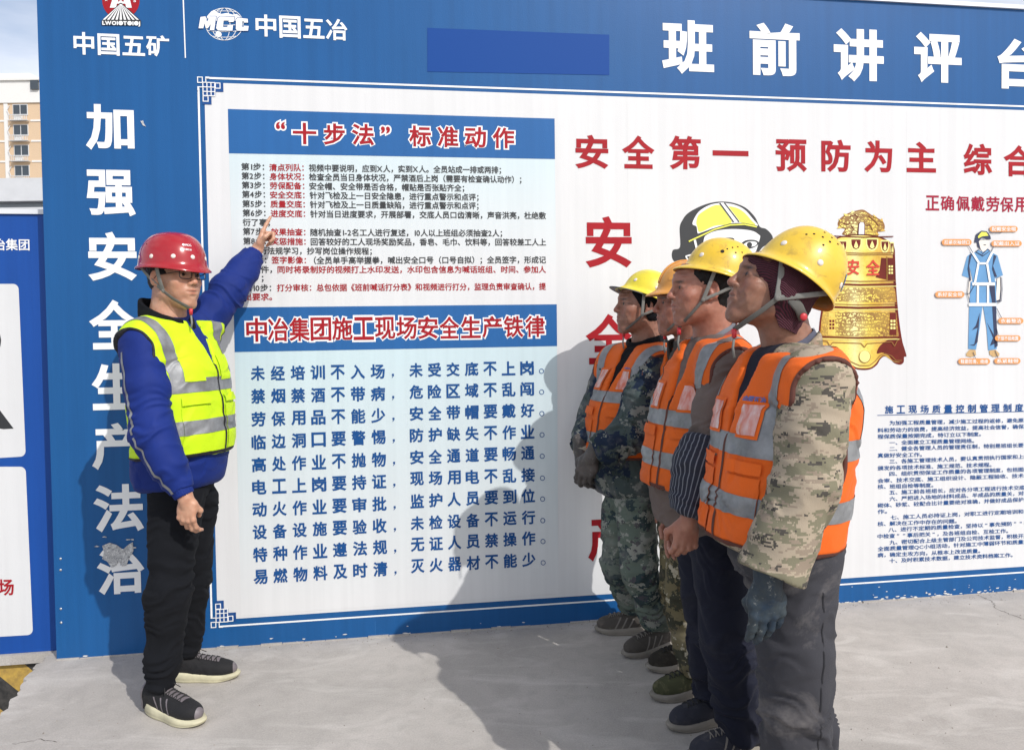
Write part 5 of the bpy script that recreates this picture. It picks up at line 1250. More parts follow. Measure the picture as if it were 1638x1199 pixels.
    for q in 'LR':
        hp_, kn_, an_ = (np.array(J[x+q]) for x in ('hip', 'kn', 'ank')); hem = an_+ZZ*st.get('hem', -.02)
        Tr.add(rc(hp_, (hp_+kn_)/2, tr[0], (tr[0]+tr[1])/2), k=.03); Tr.add(rc((hp_+kn_)/2, kn_, (tr[0]+tr[1])/2, tr[1]), k=.012); Tr.add(rc(kn_, kn_+(hem-kn_)*.75, tr[1], tr[2]), k=.012); Tr.add(rc(kn_+(hem-kn_)*.75, hem, tr[2], tr[3]), k=.012)
        Tr.cut(bx(hem-ZZ*.06, (.11, .11, .06)), k=.006); bones += [(hp_, kn_), (kn_, hem)]; joints += [(kn_, .9), (kn_-ZZ*.10, .5), (hem+ZZ*.06, 1.1), (hp_+fwd*.06-ZZ*.02, .6)]
    V, F = sdf_mesh(Tr, .0058); V = relax(V, F, 1); V = wrinkle(V, F, bones, st.get('tw', .009), st.get('tlam', .045), st.get('seed', 1)+9, joints, .28, .11)
    tro = mk('trousers', V, F, st['trousers'], body, smooth=True); body_tr = (V, F)
    if st.get('seam'):
        for q in 'LR':
            kn_ = np.array(J['kn'+q]); hp_ = np.array(J['hip'+q]); an_ = np.array(J['ank'+q])
            def ax(P):
                z = P[:, 2]; zz = [an_[2]-.2, an_[2], kn_[2], hp_[2], hp_[2]+.2]; c = [np.interp(z, zz, [an_[i], an_[i], kn_[i], hp_[i], hp_[i]]) for i in (0, 1)]
                return (P[:, 0]-c[0])*fwd[0]+(P[:, 1]-c[1])*fwd[1], ((P[:, 0]-c[0])*left[0]+(P[:, 1]-c[1])*left[1])*(1 if q == 'L' else -1)
            patch('seam', body_tr, [lambda P: np.abs(ax(P)[0]+.010)-.0022, lambda P: .0-ax(P)[1], lambda P: P[:, 2]-hp_[2]-.02], .0016, M_seam, tro)
    # vest
    vest = None
    if st.get('vest'):
        vs_ = st['vest']; zs = vs_['hem']
        def armcut(q):
            s_ = sh[q]; la = left*(1 if q == 'L' else -1)
            return rc(s_+la*vs_.get('at', .072)-ZZ*.026+fwd*vs_.get('af', .01), s_+la*vs_.get('ao', .035)-ZZ*vs_.get('ah', .17)+fwd*vs_.get('af', .01), .084, .078)
        class VV:
            def __call__(s, P, off=0.):
                d = Tq(P, vs_.get('off', .0135)+off)
                l, f_, z = tl(P)
                front = f_ > 0
                hz = zs+vs_.get('slope', .0)*f_
                d = smax(d, hz-z, .004)
                d = smax(d, z-(neck[2]+.004-.20*np.maximum(f_, 0)), .006)
                for q in 'LR':
                    d = smax(d, -armcut(q)[0](P), .004)
                # V neck opening
                vv = np.abs(l-vs_.get('zipx', 0))-np.clip((z-(neck[2]-vs_.get('vneck', .24)))*vs_.get('vs', .20), -.02, .2); g = np.where(f_ > .01, vv, .1)
                d = np.where(f_ > 0, smax(d, -vv, .004), d)
                nk = rc(neck-ZZ*.1, neck+ZZ*.15, .070, .078)[0](P); d = smax(d, -nk, .006)
                return d
            def bounds(s):
                lo, hi = Tq.bounds(); lo = lo.copy(); lo[2] = zs-.05; return lo-.03, hi+.03
        V, F = sdf_mesh(VV(), .0056); V = relax(V, F, 1)
        V = wrinkle(V, F, [(pel, neck)], vs_.get('w', .005), .06, st.get('seed', 1)+3, [(pel+ZZ*.15, .5)], .5)
        vest = mk('safety_vest', V, F, vs_['m'], body, smooth=True); src = (V, F); hem = zs
        b1, b2 = vs_['bands']; bw = vs_.get('bw', .025); sl = vs_.get('slope', 0)
        for bz in (b1, b2): patch('reflective_strip', src, [lambda P, bz=bz: np.abs(P[:, 2]-sl*tl(P)[1]-bz)-bw], .0018, M_refl, vest)
        sc_ = vs_.get('sc', .135)
        for sg in (-1, 1):
            patch('reflective_strip', src, [lambda P, sg=sg: np.abs(tl(P)[0]*sg-(sc_-vs_.get('scz', 0)*(P[:, 2]-b2)))-bw, lambda P: -(P[:, 2]-sl*tl(P)[1]-b2-bw+.001)], .0019, M_refl, vest)
        # zip and piping
        patch('zip', src, [lambda P: np.abs(tl(P)[0]-vs_.get('zipx', .0))-.005, lambda P: -tl(P)[1]], .0024, vs_['trim'], vest)
        patch('hem_piping', src, [lambda P: np.abs(P[:, 2]-(zs+sl*tl(P)[1])-.004)-.006], .0022, vs_['trim'], vest)
        vv_ = VV()
        for q in 'LR':
            def gp(P, q=q): return armcut(q)[0](P)-.009
            patch('armhole_piping', src, [gp], .0022, vs_['trim'], vest)
        if vs_.get('pockets', 1):
            for sg in (-1, 1):
                c_ = .095*sg
                pm_ = [lambda P, c_=c_: np.abs(tl(P)[0]-c_)-.052, lambda P: -tl(P)[1], lambda P: np.abs(P[:, 2]-sl*tl(P)[1]-((b1+b2)/2-.005))-.040]
                pk = patch('pocket', src, [pm_[0], pm_[1], lambda P: np.abs(P[:, 2]-sl*tl(P)[1]-(b1-.01))-(.085)], .0042, vs_['m'], vest)
                patch('reflective_strip', src, [pm_[0], pm_[1], lambda P: np.abs(P[:, 2]-sl*tl(P)[1]-b1)-bw], .0062, M_refl, vest)
                patch('pocket_flap', src, [pm_[0], pm_[1], lambda P, c_=c_: np.abs(P[:, 2]-sl*tl(P)[1]-((b1+b2)/2+.022-.25*np.maximum(0, .0-np.abs(tl(P)[0]-c_)+.0)))-.016], .0085, vs_['m'], vest)
            for sg in vs_.get('badge', (1, -1)):
                c_ = .088*sg; zc = b2+.070
                patch('badge_border', src, [lambda P: np.abs(tl(P)[0]-c_)-.040, lambda P: -tl(P)[1], lambda P: np.abs(P[:, 2]-zc)-.047], .0045, vs_.get('bm', vs_['m']), vest)
                if vs_.get('window', 1): patch('badge_window', src, [lambda P: np.abs(tl(P)[0]-c_)-.031, lambda P: -tl(P)[1], lambda P: np.abs(P[:, 2]-zc)-.038], .0062, M_badge, vest)
        if vs_.get('logo'):
            T = BVHTree.FromPolygons([tuple(v) for v in V], [tuple(f) for f in F]); GV, GT = layout(vs_['logo'], .03); sc2 = vs_.get('logosc', .019); lc, zc = vs_['logoat']
            GV = GV.copy(); GV[:, 0] -= GV[:, 0].mean(); out = []; c0 = np.array([np.interp(zc, info[0], info[1]), np.interp(zc, info[0], info[2]), zc])
            for gx, gy, gz in GV:
                o_ = c0-left*(gx*sc2)*1+left*lc+ZZ*(gy-.38)*sc2+fwd*.5; o_ = c0+left*(lc+gx*sc2)+ZZ*(gy-.38)*sc2+fwd*.5
                hit = T.ray_cast(Vector(o_), Vector(-fwd))[0]; out.append(np.array(hit)+fwd*.003+gz*.0004*fwd if hit else o_-fwd*.4)
            mk('vest_lettering', out, GT, vs_['logom'], vest)
    return dict(body=body, h=h, jacket=(JV, JF), jo=jk, tr=body_tr, tl=tl, left=left, fwd=fwd, vest=vest, info=info, tro=tro)
M_seam = plain('seam_dark', (.012, .012, .016), .9)
def reflm():
    m, nt, p = newmat('reflective_grey'); v = coord(nt); f = noise(nt, v, 14, 7, .65); g = noise(nt, v, 700, 1)
    nt.links.new(ramp(nt, f, [(.35, (.17, .175, .18)), (.65, (.30, .31, .32))]), p.inputs['Base Color']); p.inputs['Roughness'].default_value = .45; p.inputs['Metallic'].default_value = .25
    bump(nt, p, mixc(nt, .5, noise(nt, v, 30, 5, .6), g), .25, .004); return m
M_refl = reflm()
def badgem():
    m, nt, p = newmat('clear_badge'); v = coord(nt, (9, 9, 3)); f = noise(nt, v, 5, 3, .5, .3)
    nt.links.new(ramp(nt, f, [(.35, (.60, .16, .10)), (.6, (.66, .40, .36)), (.75, (.74, .62, .60))]), p.inputs['Base Color']); p.inputs['Roughness'].default_value = .15; return m  # pale upright streaks put the highlight of clear plastic into the colour
M_badge = badgem()
M_orange = fabric('orange_mesh', (.78, .135, .012), .7, .16, 520, dirt=(.45, .10, .03, 1), dirtamt=.35, bumpk=.3)
M_orange2 = fabric('bright_orange_mesh', (.86, .145, .014), .7, .10, 520, dirt=(.5, .12, .04, 1), dirtamt=.2, bumpk=.3)
M_lime = fabric('lime_mesh', (.60, .86, .012), .65, .08, 520, bumpk=.3)
M_trimo = plain('piping_dark_orange', (.10, .03, .02), .8); M_trimk = plain('piping_black', (.012, .012, .016), .7)
M_skin = skinmat('skin'); 
M_bluej = fabric('royal_blue_cloth', (.006, .025, .19), .70, .18, 500, sheen=.02, bumpk=.45)
M_black = fabric('black_cloth', (.006, .007, .010), .95, .2, 500, sheen=0); M_navyt = fabric('navy_trousers', (.010, .012, .026), .85, .2, 600, dirt=(.05, .05, .055, 1), dirtamt=.25, dscale=5)
M_greyt = fabric('grey_work_trousers', (.050, .050, .059), .85, .25, 600, dirt=(.22, .20, .19, 1), dirtamt=.5, dscale=4.5, bumpk=.5)
M_brownj = fabric('brown_work_jacket', (.155, .118, .105), .85, .18, 500, dirt=(.22, .18, .16, 1), dirtamt=.3, bumpk=.45)
M_khaki = camo('khaki_camo', [(.38, .315, .235), (.20, .185, .125), (.28, .225, .17), (.080, .072, .062)], .0045, (1, 1, 2.6), (9, 12, 17), (.50, .56, .585), None)
M_dcamo = camo('dark_blue_camo', [(.055, .075, .075), (.012, .022, .045), (.20, .21, .19), (.035, .05, .045)], .0042, (1, 1, 1.3), (9, 12, 20), (.49, .57, .60), (.24, .23, .225))
M_gcamo = camo('green_camo', [(.115, .145, .12), (.035, .055, .06), (.27, .28, .25), (.075, .07, .08)], .0042, (1, 1, 1.3), (10, 14, 22), (.54, .57, .60), (.25, .25, .23))
M_bcamo = camo('brown_camo', [(.16, .135, .075), (.045, .045, .03), (.40, .36, .27), (.10, .075, .04)], .0042, (1, 1, 1.3), (12, 16, 24), (.50, .60, .62), (.16, .14, .11))
M_dgrey = fabric('dark_grey_collar', (.075, .068, .062), .85, .2, 500)
M_knit = None
def knit():
    m, nt, p = newmat('maroon_knit'); v = coord(nt, (1, 1, 1)); wv = N(nt, 'ShaderNodeTexWave'); wv.inputs['Scale'].default_value = 95; wv.bands_direction = 'DIAGONAL'; wv.inputs['Distortion'].default_value = 1.2; nt.links.new(v, wv.inputs['Vector'])
    nt.links.new(ramp(nt, wv.outputs['Fac'], [(.2, (.022, .005, .010)), (.8, (.085, .014, .028))]), p.inputs['Base Color']); p.inputs['Roughness'].default_value = .9; bump(nt, p, wv.outputs['Fac'], .6, .003); return m
M_knit = knit()
M_hair = fabric('black_hair', (.010, .009, .009), .55, .3, 700)
def pinm():
    m, nt, p = newmat('pinstripe_cloth'); a = N(nt, 'ShaderNodeVertexColor'); a.layer_name = 'stripe'; s = N(nt, 'ShaderNodeSeparateColor'); nt.links.new(a.outputs['Color'], s.inputs[0])
    mu_ = N(nt, 'ShaderNodeMath', operation='MULTIPLY'); mu_.inputs[1].default_value = 34; nt.links.new(s.outputs[0], mu_.inputs[0])
    f = N(nt, 'ShaderNodeMath', operation='FRACT'); nt.links.new(mu_.outputs[0], f.inputs[0]); k = ramp(nt, f.outputs[0], [(0, (1,)*3), (.20, (0,)*3)], True)
    nt.links.new(mixc(nt, k, (.014, .016, .030, 1), (.17, .18, .21, 1)), p.inputs['Base Color']); p.inputs['Roughness'].default_value = .85; bump(nt, p, noise(nt, coord(nt), 30, 5), .4, .004); return m
M_pin = pinm()
def glovem(name, a, b, dust):
    m, nt, p = newmat(name); v = coord(nt); f = noise(nt, v, 18, 7, .65); g = noise(nt, v, 55, 6, .7)
    c = ramp(nt, f, [(.35, a), (.65, b)]); c = mixc(nt, ramp(nt, g, [(.60, (0,)*3), (.66, (.8,)*3)]), c, (*dust, 1)); nt.links.new(c, p.inputs['Base Color']); p.inputs['Roughness'].default_value = .55; bump(nt, p, g, .3, .003); return m
M_glt = glovem('teal_glove', (.006, .022, .045), (.030, .042, .048), (.20, .21, .20)); M_gld = glovem('dirty_glove', (.045, .040, .038), (.085, .072, .066), (.15, .13, .12))
M_shoeb = fabric('black_shoe_mesh', (.018, .018, .020), .7, .3, 900, bumpk=.5); M_sole = plain('cream_sole', (.62, .58, .40), .6, var=.35); M_toe = plain('grey_toe', (.16, .14, .15), .5)
M_shoeg = fabric('grey_brown_shoe', (.10, .088, .078), .8, .35, 700, dirt=(.22, .19, .16, 1), dirtamt=.5, dscale=14); M_soleg = plain('dusty_sole', (.26, .235, .20), .8, var=.3); M_lace = plain('black_lace', (.02, .02, .02), .7); M_laceg = plain('grey_lace', (.20, .18, .16), .7)
M_shoen = fabric('navy_shoe', (.040, .042, .058), .8, .3, 900, dirt=(.12, .11, .11, 1), dirtamt=.4, dscale=14); M_shoegr = fabric('green_cloth_shoe', (.085, .09, .045), .85, .5, 200, dirt=(.20, .18, .10, 1), dirtamt=.6, dscale=25)
M_shoek = fabric('dark_brown_shoe', (.035, .030, .024), .8, .3, 700, dirt=(.10, .09, .07, 1), dirtamt=.5, dscale=14)

def hair_cap(name, P, off, m, fields, h=.0035, extra=(), wob=.0, sub=None, helm=None):
    s = S(); hd = P['h']; s.add(hd.e((0, -.018, .048), (.077+off, .098+off, .086+off)), k=.02)
    for e in extra: s.add(e, k=.02)
    V, F = sdf_mesh(s, h); fs = [lambda q, g=g: g(hd.l(q)) for g in fields]
    if helm:
        rc0, Mh, ph_ = helm
        def gh(q):
            L = (q-np.array(rc0))@Mh.T; r = np.array([ph_['a']-.005, ph_['b']-.005, ph_['h']-.006]); return np.maximum(np.minimum(L[:, 2]+.001, (np.sqrt(((L/r)**2).sum(1))-1)*.1), np.minimum(L[:, 2]+.022, (np.sqrt((L[:, 0]/ph_['a'])**2+(L[:, 1]/ph_['b'])**2)-1)*.1))
        fs.append(gh)
    V, T = clipfn(V, F, fs)
    if wob:
        nn = vnormals(V, T); V = V+nn*(wob*fbm(V*60, 3))[:, None]
    o = mk(name, V, T, m, P['body'], smooth=True); md = o.modifiers.new('thickness', 'SOLIDIFY'); md.thickness = .004; md.offset = -1
    return o
def press_under(o, org, rimc, M, p, gap):
    me = o.data; n = len(me.vertices); V = np.empty(n*3, np.float32); me.vertices.foreach_get('co', V); V = V.reshape(-1, 3).astype(float)+np.array(org)
    L = (V-np.array(rimc))@M.T; r = np.array([p['a']-gap, p['b']-gap, p['h']-gap]); q = L/r; q[:, 2] *= .97; k = np.sqrt((q**2).sum(1)); m = (L[:, 2] > -.004) & (k > 1) & (np.linalg.norm(L, axis=1) < .25)
    L[m] = L[m]/k[m][:, None]; V = np.array(rimc)+L@M-np.array(org); me.vertices.foreach_set('co', V.astype(np.float32).ravel()); me.update()
def helmet_on(P, rimc, tilt, p, mats, rivets, holes, roll=0, yaw=None, **k):
    M = frame(P['st_look'] if yaw is None else yaw, tilt, roll)
    press_under(P['body'], P['body']['org'], rimc, M, p, .010)
    return make_helmet(P['body'], rimc, M, p, mats, rivets, holes, **k), M
def straps(P, hm, W, f, temple_az, back_az, junction, chin, m=None, wd=.014, buckle=True, side=1, under=None):
    h = P['h']; m = m or M_strap; c = h.w((0, 0, -.02))
    A = W(f(R_(temple_az), .0)*np.array([.97, .97, 1])); Bk = W(f(R_(back_az), .0)*np.array([.97, .97, 1])); Jn = h.w(junction); Ch = h.w(chin)
    ribbon('strap', [A, (A+Jn)/2+nrm((A+Jn)/2-c)*.004, Jn], wd, m, hm, c); ribbon('strap', [Bk, (Bk+Jn)/2+nrm((Bk+Jn)/2-c)*.006, Jn], wd*.85, m, hm, c)
    un = h.w(under if under is not None else (0, chin[1], chin[2]-.012))
    ribbon('strap', [Jn, (Jn+Ch)/2+nrm((Jn+Ch)/2-c)*.006, Ch, un], wd*.8, M_strapd, hm, c)
    b = MB(); b.disc(Jn+nrm(Jn-c)*.002, nrm(Jn-c), .007, 10, .002); b.build('strap_clip', M_strap, hm, smooth=True)
    if buckle:
        b = MB(); b.tube([un+ZZ*.002, un-ZZ*.022], [.0075, .0065], 8); b.build('buckle', M_buckle, hm, smooth=True)
        b = MB(); b.tube([un-ZZ*.02, un-ZZ*.05+h.M[1]*.004, un-ZZ*.075], .0035, 6); b.build('strap_end', M_strap, hm, smooth=True)
def Tz(*rows): return [tuple(r) for r in rows]
def zof(x, y, Y): return at(x, y, Y)
def cpt(x, y, Y): return np.array(at(x, y, Y))
def torso(rows):   # rows: (px, py, Y, half width, half depth)
    out = []
    for x, y, Y, a, b in rows:
        q = cpt(x, y, Y); out.append((q[2], q[0], q[1], a, b))
    return out

# ---------------------------------------------------------------- the man who points at the wall
fa = R_(16); FL = np.array([math.cos(fa), -math.sin(fa), 0])
J = dict(head=cpt(281, 446, 2.84), neck=cpt(268, 508, 2.85), pelvis=cpt(289, 775, 2.86),
 shR=cpt(229, 553, 2.70), elR=cpt(243, 690, 2.63), wrR=cpt(297, 796, 2.62), shL=cpt(318, 528, 3.02), elL=cpt(365, 466, 3.12), wrL=cpt(411, 400, 3.235),
 hipR=cpt(280, 800, 2.78), hipL=cpt(308, 800, 2.94), knR=cpt(270, 940, 2.73), knL=cpt(305, 930, 2.98), ankR=cpt(256, 1103, 2.70), ankL=cpt(300, 1058, 3.0), toeR=cpt(330, 1150, 2.66), toeL=cpt(370, 1085, 2.98))
for q, x, y in (('R', 258, 1140), ('L', 300, 1085)):
    g_ = gnd(x, y); J['ank'+q] = np.array([g_[0], g_[1], .10])
J['toeR'] = gnd(330, 1163); J['toeL'] = gnd(372, 1083)
pd_ = nrm(cpt(430, 357, 3.29)-J['wrL'])
st = dict(fwd=FL, look=(math.cos(R_(28)), -math.sin(R_(28))), tilt=R_(3), tone=(.56, .325, .215), skin=M_skin, stubble=.15, blush=.3, full=.98, jaw=.95, smile=.0015, neckr=.051, eyek=.6, lipk=.8, fold=.4, seed=2, hs=1.0,
 handR=dict(d=(.02, -.02, -1), nrm_=(-.15, -1, 0), thumb=(1, -.1, .1), curl=(.42, .46, .50, .55), tc=.7, thumb_in=.35, sc=.90), handL=dict(d=pd_, nrm_=(-.6, .1, .6), thumb=(.7, -.5, .0), curl=(.03, 1.15, 1.2, 1.2), tc=.35, sc=.93),
 torso=torso([(289, 775, 2.86, .175, .134), (291, 740, 2.86, .180, .150), (293, 690, 2.86, .180, .155), (290, 640, 2.86, .180, .152), (284, 590, 2.86, .180, .145), (275, 545, 2.86, .165, .115), (268, 518, 2.86, .10, .08)]),
 jacket=M_bluej, jw=.009, jl=.05, trousers=M_black, leg_r=(.092, .076, .052, .042), hem=.0, tw=.010, inner=None, cuffmat=M_bluej, cuffR=.90, cuffL=.88, arm_r=(.076, .070, .060, .044),
 collar=[(M_black, .092, .040, .02, -.012), (M_bluej, .094, -.012, .05, .02)], coltilt=.5,
 vest=dict(m=M_lime, hem=zof(300, 728, 2.80)[2], bands=(zof(300, 683, 2.80)[2], zof(300, 618, 2.80)[2]), bw=.026, zipx=.03, trim=M_trimk, sc=.135, scz=-.10, af=.0, slope=.06, badge=(1, -1), window=0, vneck=.20, w=.008, ah=.20, ao=.03))
P = person('person', 'man in a red helmet, glasses and lime vest pointing at the wall', J, st); P['st_look'] = st['look']; h = P['h']
(hm, W, f, rim, sn), HM = helmet_on(P, h.w((0, -.012, .050)), R_(-1), dict(a=.112, b=.136, h=.128, peak=.010, brim=.011, ridge=0, sq=.70), [M_hr, M_hri], [(a, .13) for a in (-8, -42, -80, -118, 30, 80, 118, 180)], [(-100, .40, .003)], roll=R_(0))
hair_cap('hair', P, .006, M_hair, [lambda q: q[:, 2]-.075, lambda q: -(-.012-q[:, 2]*.0)-(q[:, 2]+.0)*1-.06*(q[:, 1] < -.04), lambda q: q[:, 1]-.052+np.maximum(0, .03-q[:, 2])*1.2], wob=.003, extra=[h.e((0, -.05, -.005), (.066, .062, .055))], helm=(h.w((0, -.012, .050)), HM, dict(a=.112, b=.136, h=.128, peak=.010, brim=.011, ridge=0, sq=.70)))
straps(P, hm, W, f, -72, -122, (-.074, .022, -.052), (-.030, .078, -.108), side=-1, under=(-.004, .080, -.122), wd=.016)
# emblem and lettering on the helmet front
def on_helmet(s, az, t, size, m, bold=.02, az_dir=1):
    GV, GT = layout(s, bold); GV = GV.copy(); GV[:, 0] -= (GV[:, 0].max()+GV[:, 0].min())/2; out = []
    for gx, gy, gz in GV:
        P0, n_ = sn(R_(az)+gx*size/.125, t+(gy-.38)*size/.20); out.append(W(P0+n_*(.0012+gz*.0004)))
    mk('helmet_lettering', out, GT, m, hm)
on_helmet('中国五冶', -16, .27, .0085, M_inkw); on_helmet('●MCC', -16, .37, .013, M_inkw, .03)
# glasses
gm = plain('glasses_frame', (.02, .012, .014), .3); lens = newmat('lens_glass')[0]; lp = lens.node_tree.nodes['Principled BSDF']; lp.inputs['Transmission Weight'].default_value = 1; lp.inputs['Roughness'].default_value = .0; lp.inputs['IOR'].default_value = 1.02; lp.inputs['Base Color'].default_value = (.9, .95, 1, 1)
g_ = empty('glasses', (0, 0, 0)); g_.parent = P['body']
def gframe(q):
    pts = []
    for i in range(24):
        a = 2*math.pi*i/24; x = .0245*np.sign(math.cos(a))*abs(math.cos(a))**.55; z = .0165*np.sign(math.sin(a))*abs(math.sin(a))**.55
        pts.append((q*.033+x, .103-.22*abs(q*.033+x)**1.2-.0*abs(z), .006+z*1.05))
    return pts
b = MB()
for q in (-1, 1):
    pts = [h.w(p) for p in gframe(q)]; b.tube(pts+[pts[0], pts[1]], .0017, 6)
    b.tube([h.w(p) for p in ((q*.058, .093, .014), (q*.072, .060, .012), (q*.080, .0, .010), (q*.081, -.018, -.004))], .0018, 6)
b.tube([h.w(p) for p in ((-.009, .103, .010), (0, .106, .012), (.009, .103, .010))], .0016, 6)
b.build('spectacle_frame', gm, P['body'], smooth=True); bpy.data.objects.remove(g_)
for q in (-1, 1): mk('lens', [h.w(p) for p in gframe(q)], [tuple(range(24))], lens, P['body'])
# sleeve piping
for q in 'R':
    e_, w_, s_ = (J[x+q] for x in ('el', 'wr', 'sh')); bk = nrm(np.array([-.50, -.87, 0])); 
    for a_, c_ in ((s_-ZZ*.03, e_), (e_, e_+(w_-e_)*.86)):
        ax_ = nrm(c_-a_); L_ = np.linalg.norm(c_-a_); bb_ = nrm(bk-ax_*(bk@ax_)); nn_ = np.cross(ax_, bb_)
        patch('sleeve_piping', P['jacket'], [lambda V: np.abs((V-a_)@nn_)-.0055, lambda V: -((V-a_)@bb_), lambda V: -((V-a_)@ax_)-.0, lambda V: (V-a_)@ax_-L_-.012, lambda V: (V-a_)@bb_-.13], .0018, M_refl, P['jo'])
shoe(P['body'], J['ankR'], J['toeR'], .300, M_shoeb, M_sole, M_lace, .030, .049, accent=M_toe, st_m=M_toe); shoe(P['body'], J['ankL'], J['toeL'], .290, M_shoeb, M_sole, M_lace, .029, .047, accent=M_toe)
PL = P

# ---------------------------------------------------------------- workers
def hand_relaxed(d=(-.05, 0, -1), n=(0, -1, 0), t=(-1, 0, 0), **k):
    dd = dict(d=d, nrm_=n, thumb=t, curl=(.35, .42, .48, .55), tc=.3); dd.update(k); return dd
def bring(J, pairs):
    for q, x, y, tx, ty in pairs:
        g_ = gnd(x, y); J['ank'+q] = np.array([g_[0], g_[1], .11]); J['toe'+q] = gnd(tx, ty)
def fwd_deg(a): return np.array([-math.cos(R_(a)), -math.sin(R_(a)), 0])
# D: nearest
J = dict(head=cpt(1232, 462, 2.0), neck=cpt(1262, 556, 2.02), pelvis=cpt(1252, 905, 2.0), shL=cpt(1307, 612, 1.82), elL=cpt(1287, 775, 1.79), wrL=cpt(1228, 935, 1.77), shR=cpt(1243, 600, 2.22), elR=cpt(1245, 745, 2.28), wrR=cpt(1240, 890, 2.25),
 hipL=cpt(1275, 925, 1.91), hipR=cpt(1262, 925, 2.08), knL=cpt(1270, 1125, 1.88), knR=cpt(1278, 1110, 2.08))
J['ankL'] = np.array([cpt(1283, 1250, 1.93)[0], 1.93, .11]); J['ankR'] = np.array([cpt(1292, 1250, 2.10)[0], 2.10, .11]); J['toeL'] = J['ankL']+np.array([-.2, -.02, 0]); J['toeR'] = J['ankR']+np.array([-.2, -.02, 0])
st = dict(fwd=fwd_deg(12), look=fwd_deg(2), tilt=R_(23), tone=(.31, .16, .105), inner=M_navyt, skin=M_skin, stubble=.3, blush=.5, full=.97, seed=5, age=.8, hs=1.0, jaw=1.02,
 handL=hand_relaxed(d=(-.02, .0, -1), n=(.15, -1, .1), t=(-1, 0, 0), curl=(.20, .22, .25, .30), sc=.86, spread=1.36, grad=1.5, tc=.5, thumb_in=.30, k=.003), handR=hand_relaxed(t=(-1, 0, 0), n=(0, 1, 0)), gloveL=M_glt, gloveR=M_glt,
 torso=torso([(1232, 868, 2.02, .19, .146), (1233, 850, 2.02, .20, .155), (1239, 780, 2.02, .205, .158), (1250, 700, 2.02, .205, .155), (1260, 640, 2.02, .20, .142), (1265, 590, 2.02, .17, .112), (1264, 560, 2.02, .11, .09)]),
 jacket=M_khaki, jw=.0055, jl=.05, arm_r=(.080, .078, .076, .080), cuffL=.90, trousers=M_greyt, leg_r=(.098, .088, .080, .076), tw=.013, tlam=.055, seam=1, hipw=1.08,
 collar=[(M_khaki, .084, .012, .035, .0), (fabric('blue_grey_shirt', (.11, .115, .16), .85), .074, .026, .03, .005)], coltilt=.55,
 vest=dict(m=M_orange2, hem=zof(1250, 876, 1.9)[2], bands=(zof(1250, 809, 1.9)[2], zof(1250, 715, 1.9)[2]), bw=.026, trim=M_trimo, sc=.130, scz=-.16, slope=.03, w=.009, ah=.20, ao=.02, logo='中国五冶', logoat=(.085, zof(1180, 640, 1.9)[2]), logom=plain('vest_blue_ink', (.08, .14, .38), .6)))
P = person('person', 'nearest worker in a khaki camouflage jacket, maroon knit cap and teal glove', J, st); P['st_look'] = st['look']; h = P['h']
ra, ta = R_(38), R_(36)
HOL = [(84, .50, .0035), (70, .50, .0032), (56, .47, .0032), (48, .40, .003), (84, .62, .003), (66, .64, .003), (100, .58, .003), (-84, .50, .0035), (-70, .50, .0032), (-56, .47, .0032), (60, .82, .003), (85, .84, .003), (110, .82, .003), (78, .38, .003)]
(hm, W, f, rim, sn), HM = helmet_on(P, cpt(1271, 446, 2.0), R_(38), dict(a=.113, b=.117, h=.146, peak=.020, brim=.010, ridge=0, sq=.80), [M_hy, M_hyi], [(32, .16), (88, .16), (140, .16), (-32, .16), (-88, .16), (-140, .16)], HOL, sticker=(146, 172, .16, .36, plain('blue_sticker', (.02, .12, .40), .4), .35))
hair_cap('knit_cap', P, .014, M_knit, [lambda q: q[:, 1]-(.022+(q[:, 2]+.03)*.95), lambda q: -.095-q[:, 2]], extra=[h.e((0, -.035, -.005), (.088, .072, .075)), h.e((.078, -.014, 0), (.018, .034, .040)), h.e((-.078, -.014, 0), (.018, .034, .040)), rc(h.w((0, -.045, -.03)), h.w((0, -.055, -.09)), .072, .066)], wob=.0015, helm=(cpt(1266, 447, 2.0), HM, dict(a=.113, b=.117, h=.146, peak=.020, brim=.010, ridge=0, sq=.80)))
h2 = h
straps(P, hm, W, f, 45, 128, (.092, .004, -.034), (.052, .040, -.108), under=(.01, .052, -.140), wd=.017)
b = MB(); b.tube([h.w((.090, -.030, -.020)), h.w((.086, -.060, -.034)), h.w((.070, -.088, -.052))], [(.014, .003)]*3, 8, flat=[h.M[0]]*3); b.build('headband_strap', M_strapd, hm, smooth=True)
b = MB(); b.disc(h.w((.082, -.082, -.050)), h.M[0], .010, 14, .004); b.build('headband_knob', M_buckle, hm, smooth=True)

shoe(P['body'], J['ankL'], J['toeL'], .29, M_shoen, M_soleg, M_laceg, st_m=M_laceg); shoe(P['body'], J['ankR'], J['toeR'], .29, M_shoen, M_soleg, M_laceg, st_m=M_laceg)

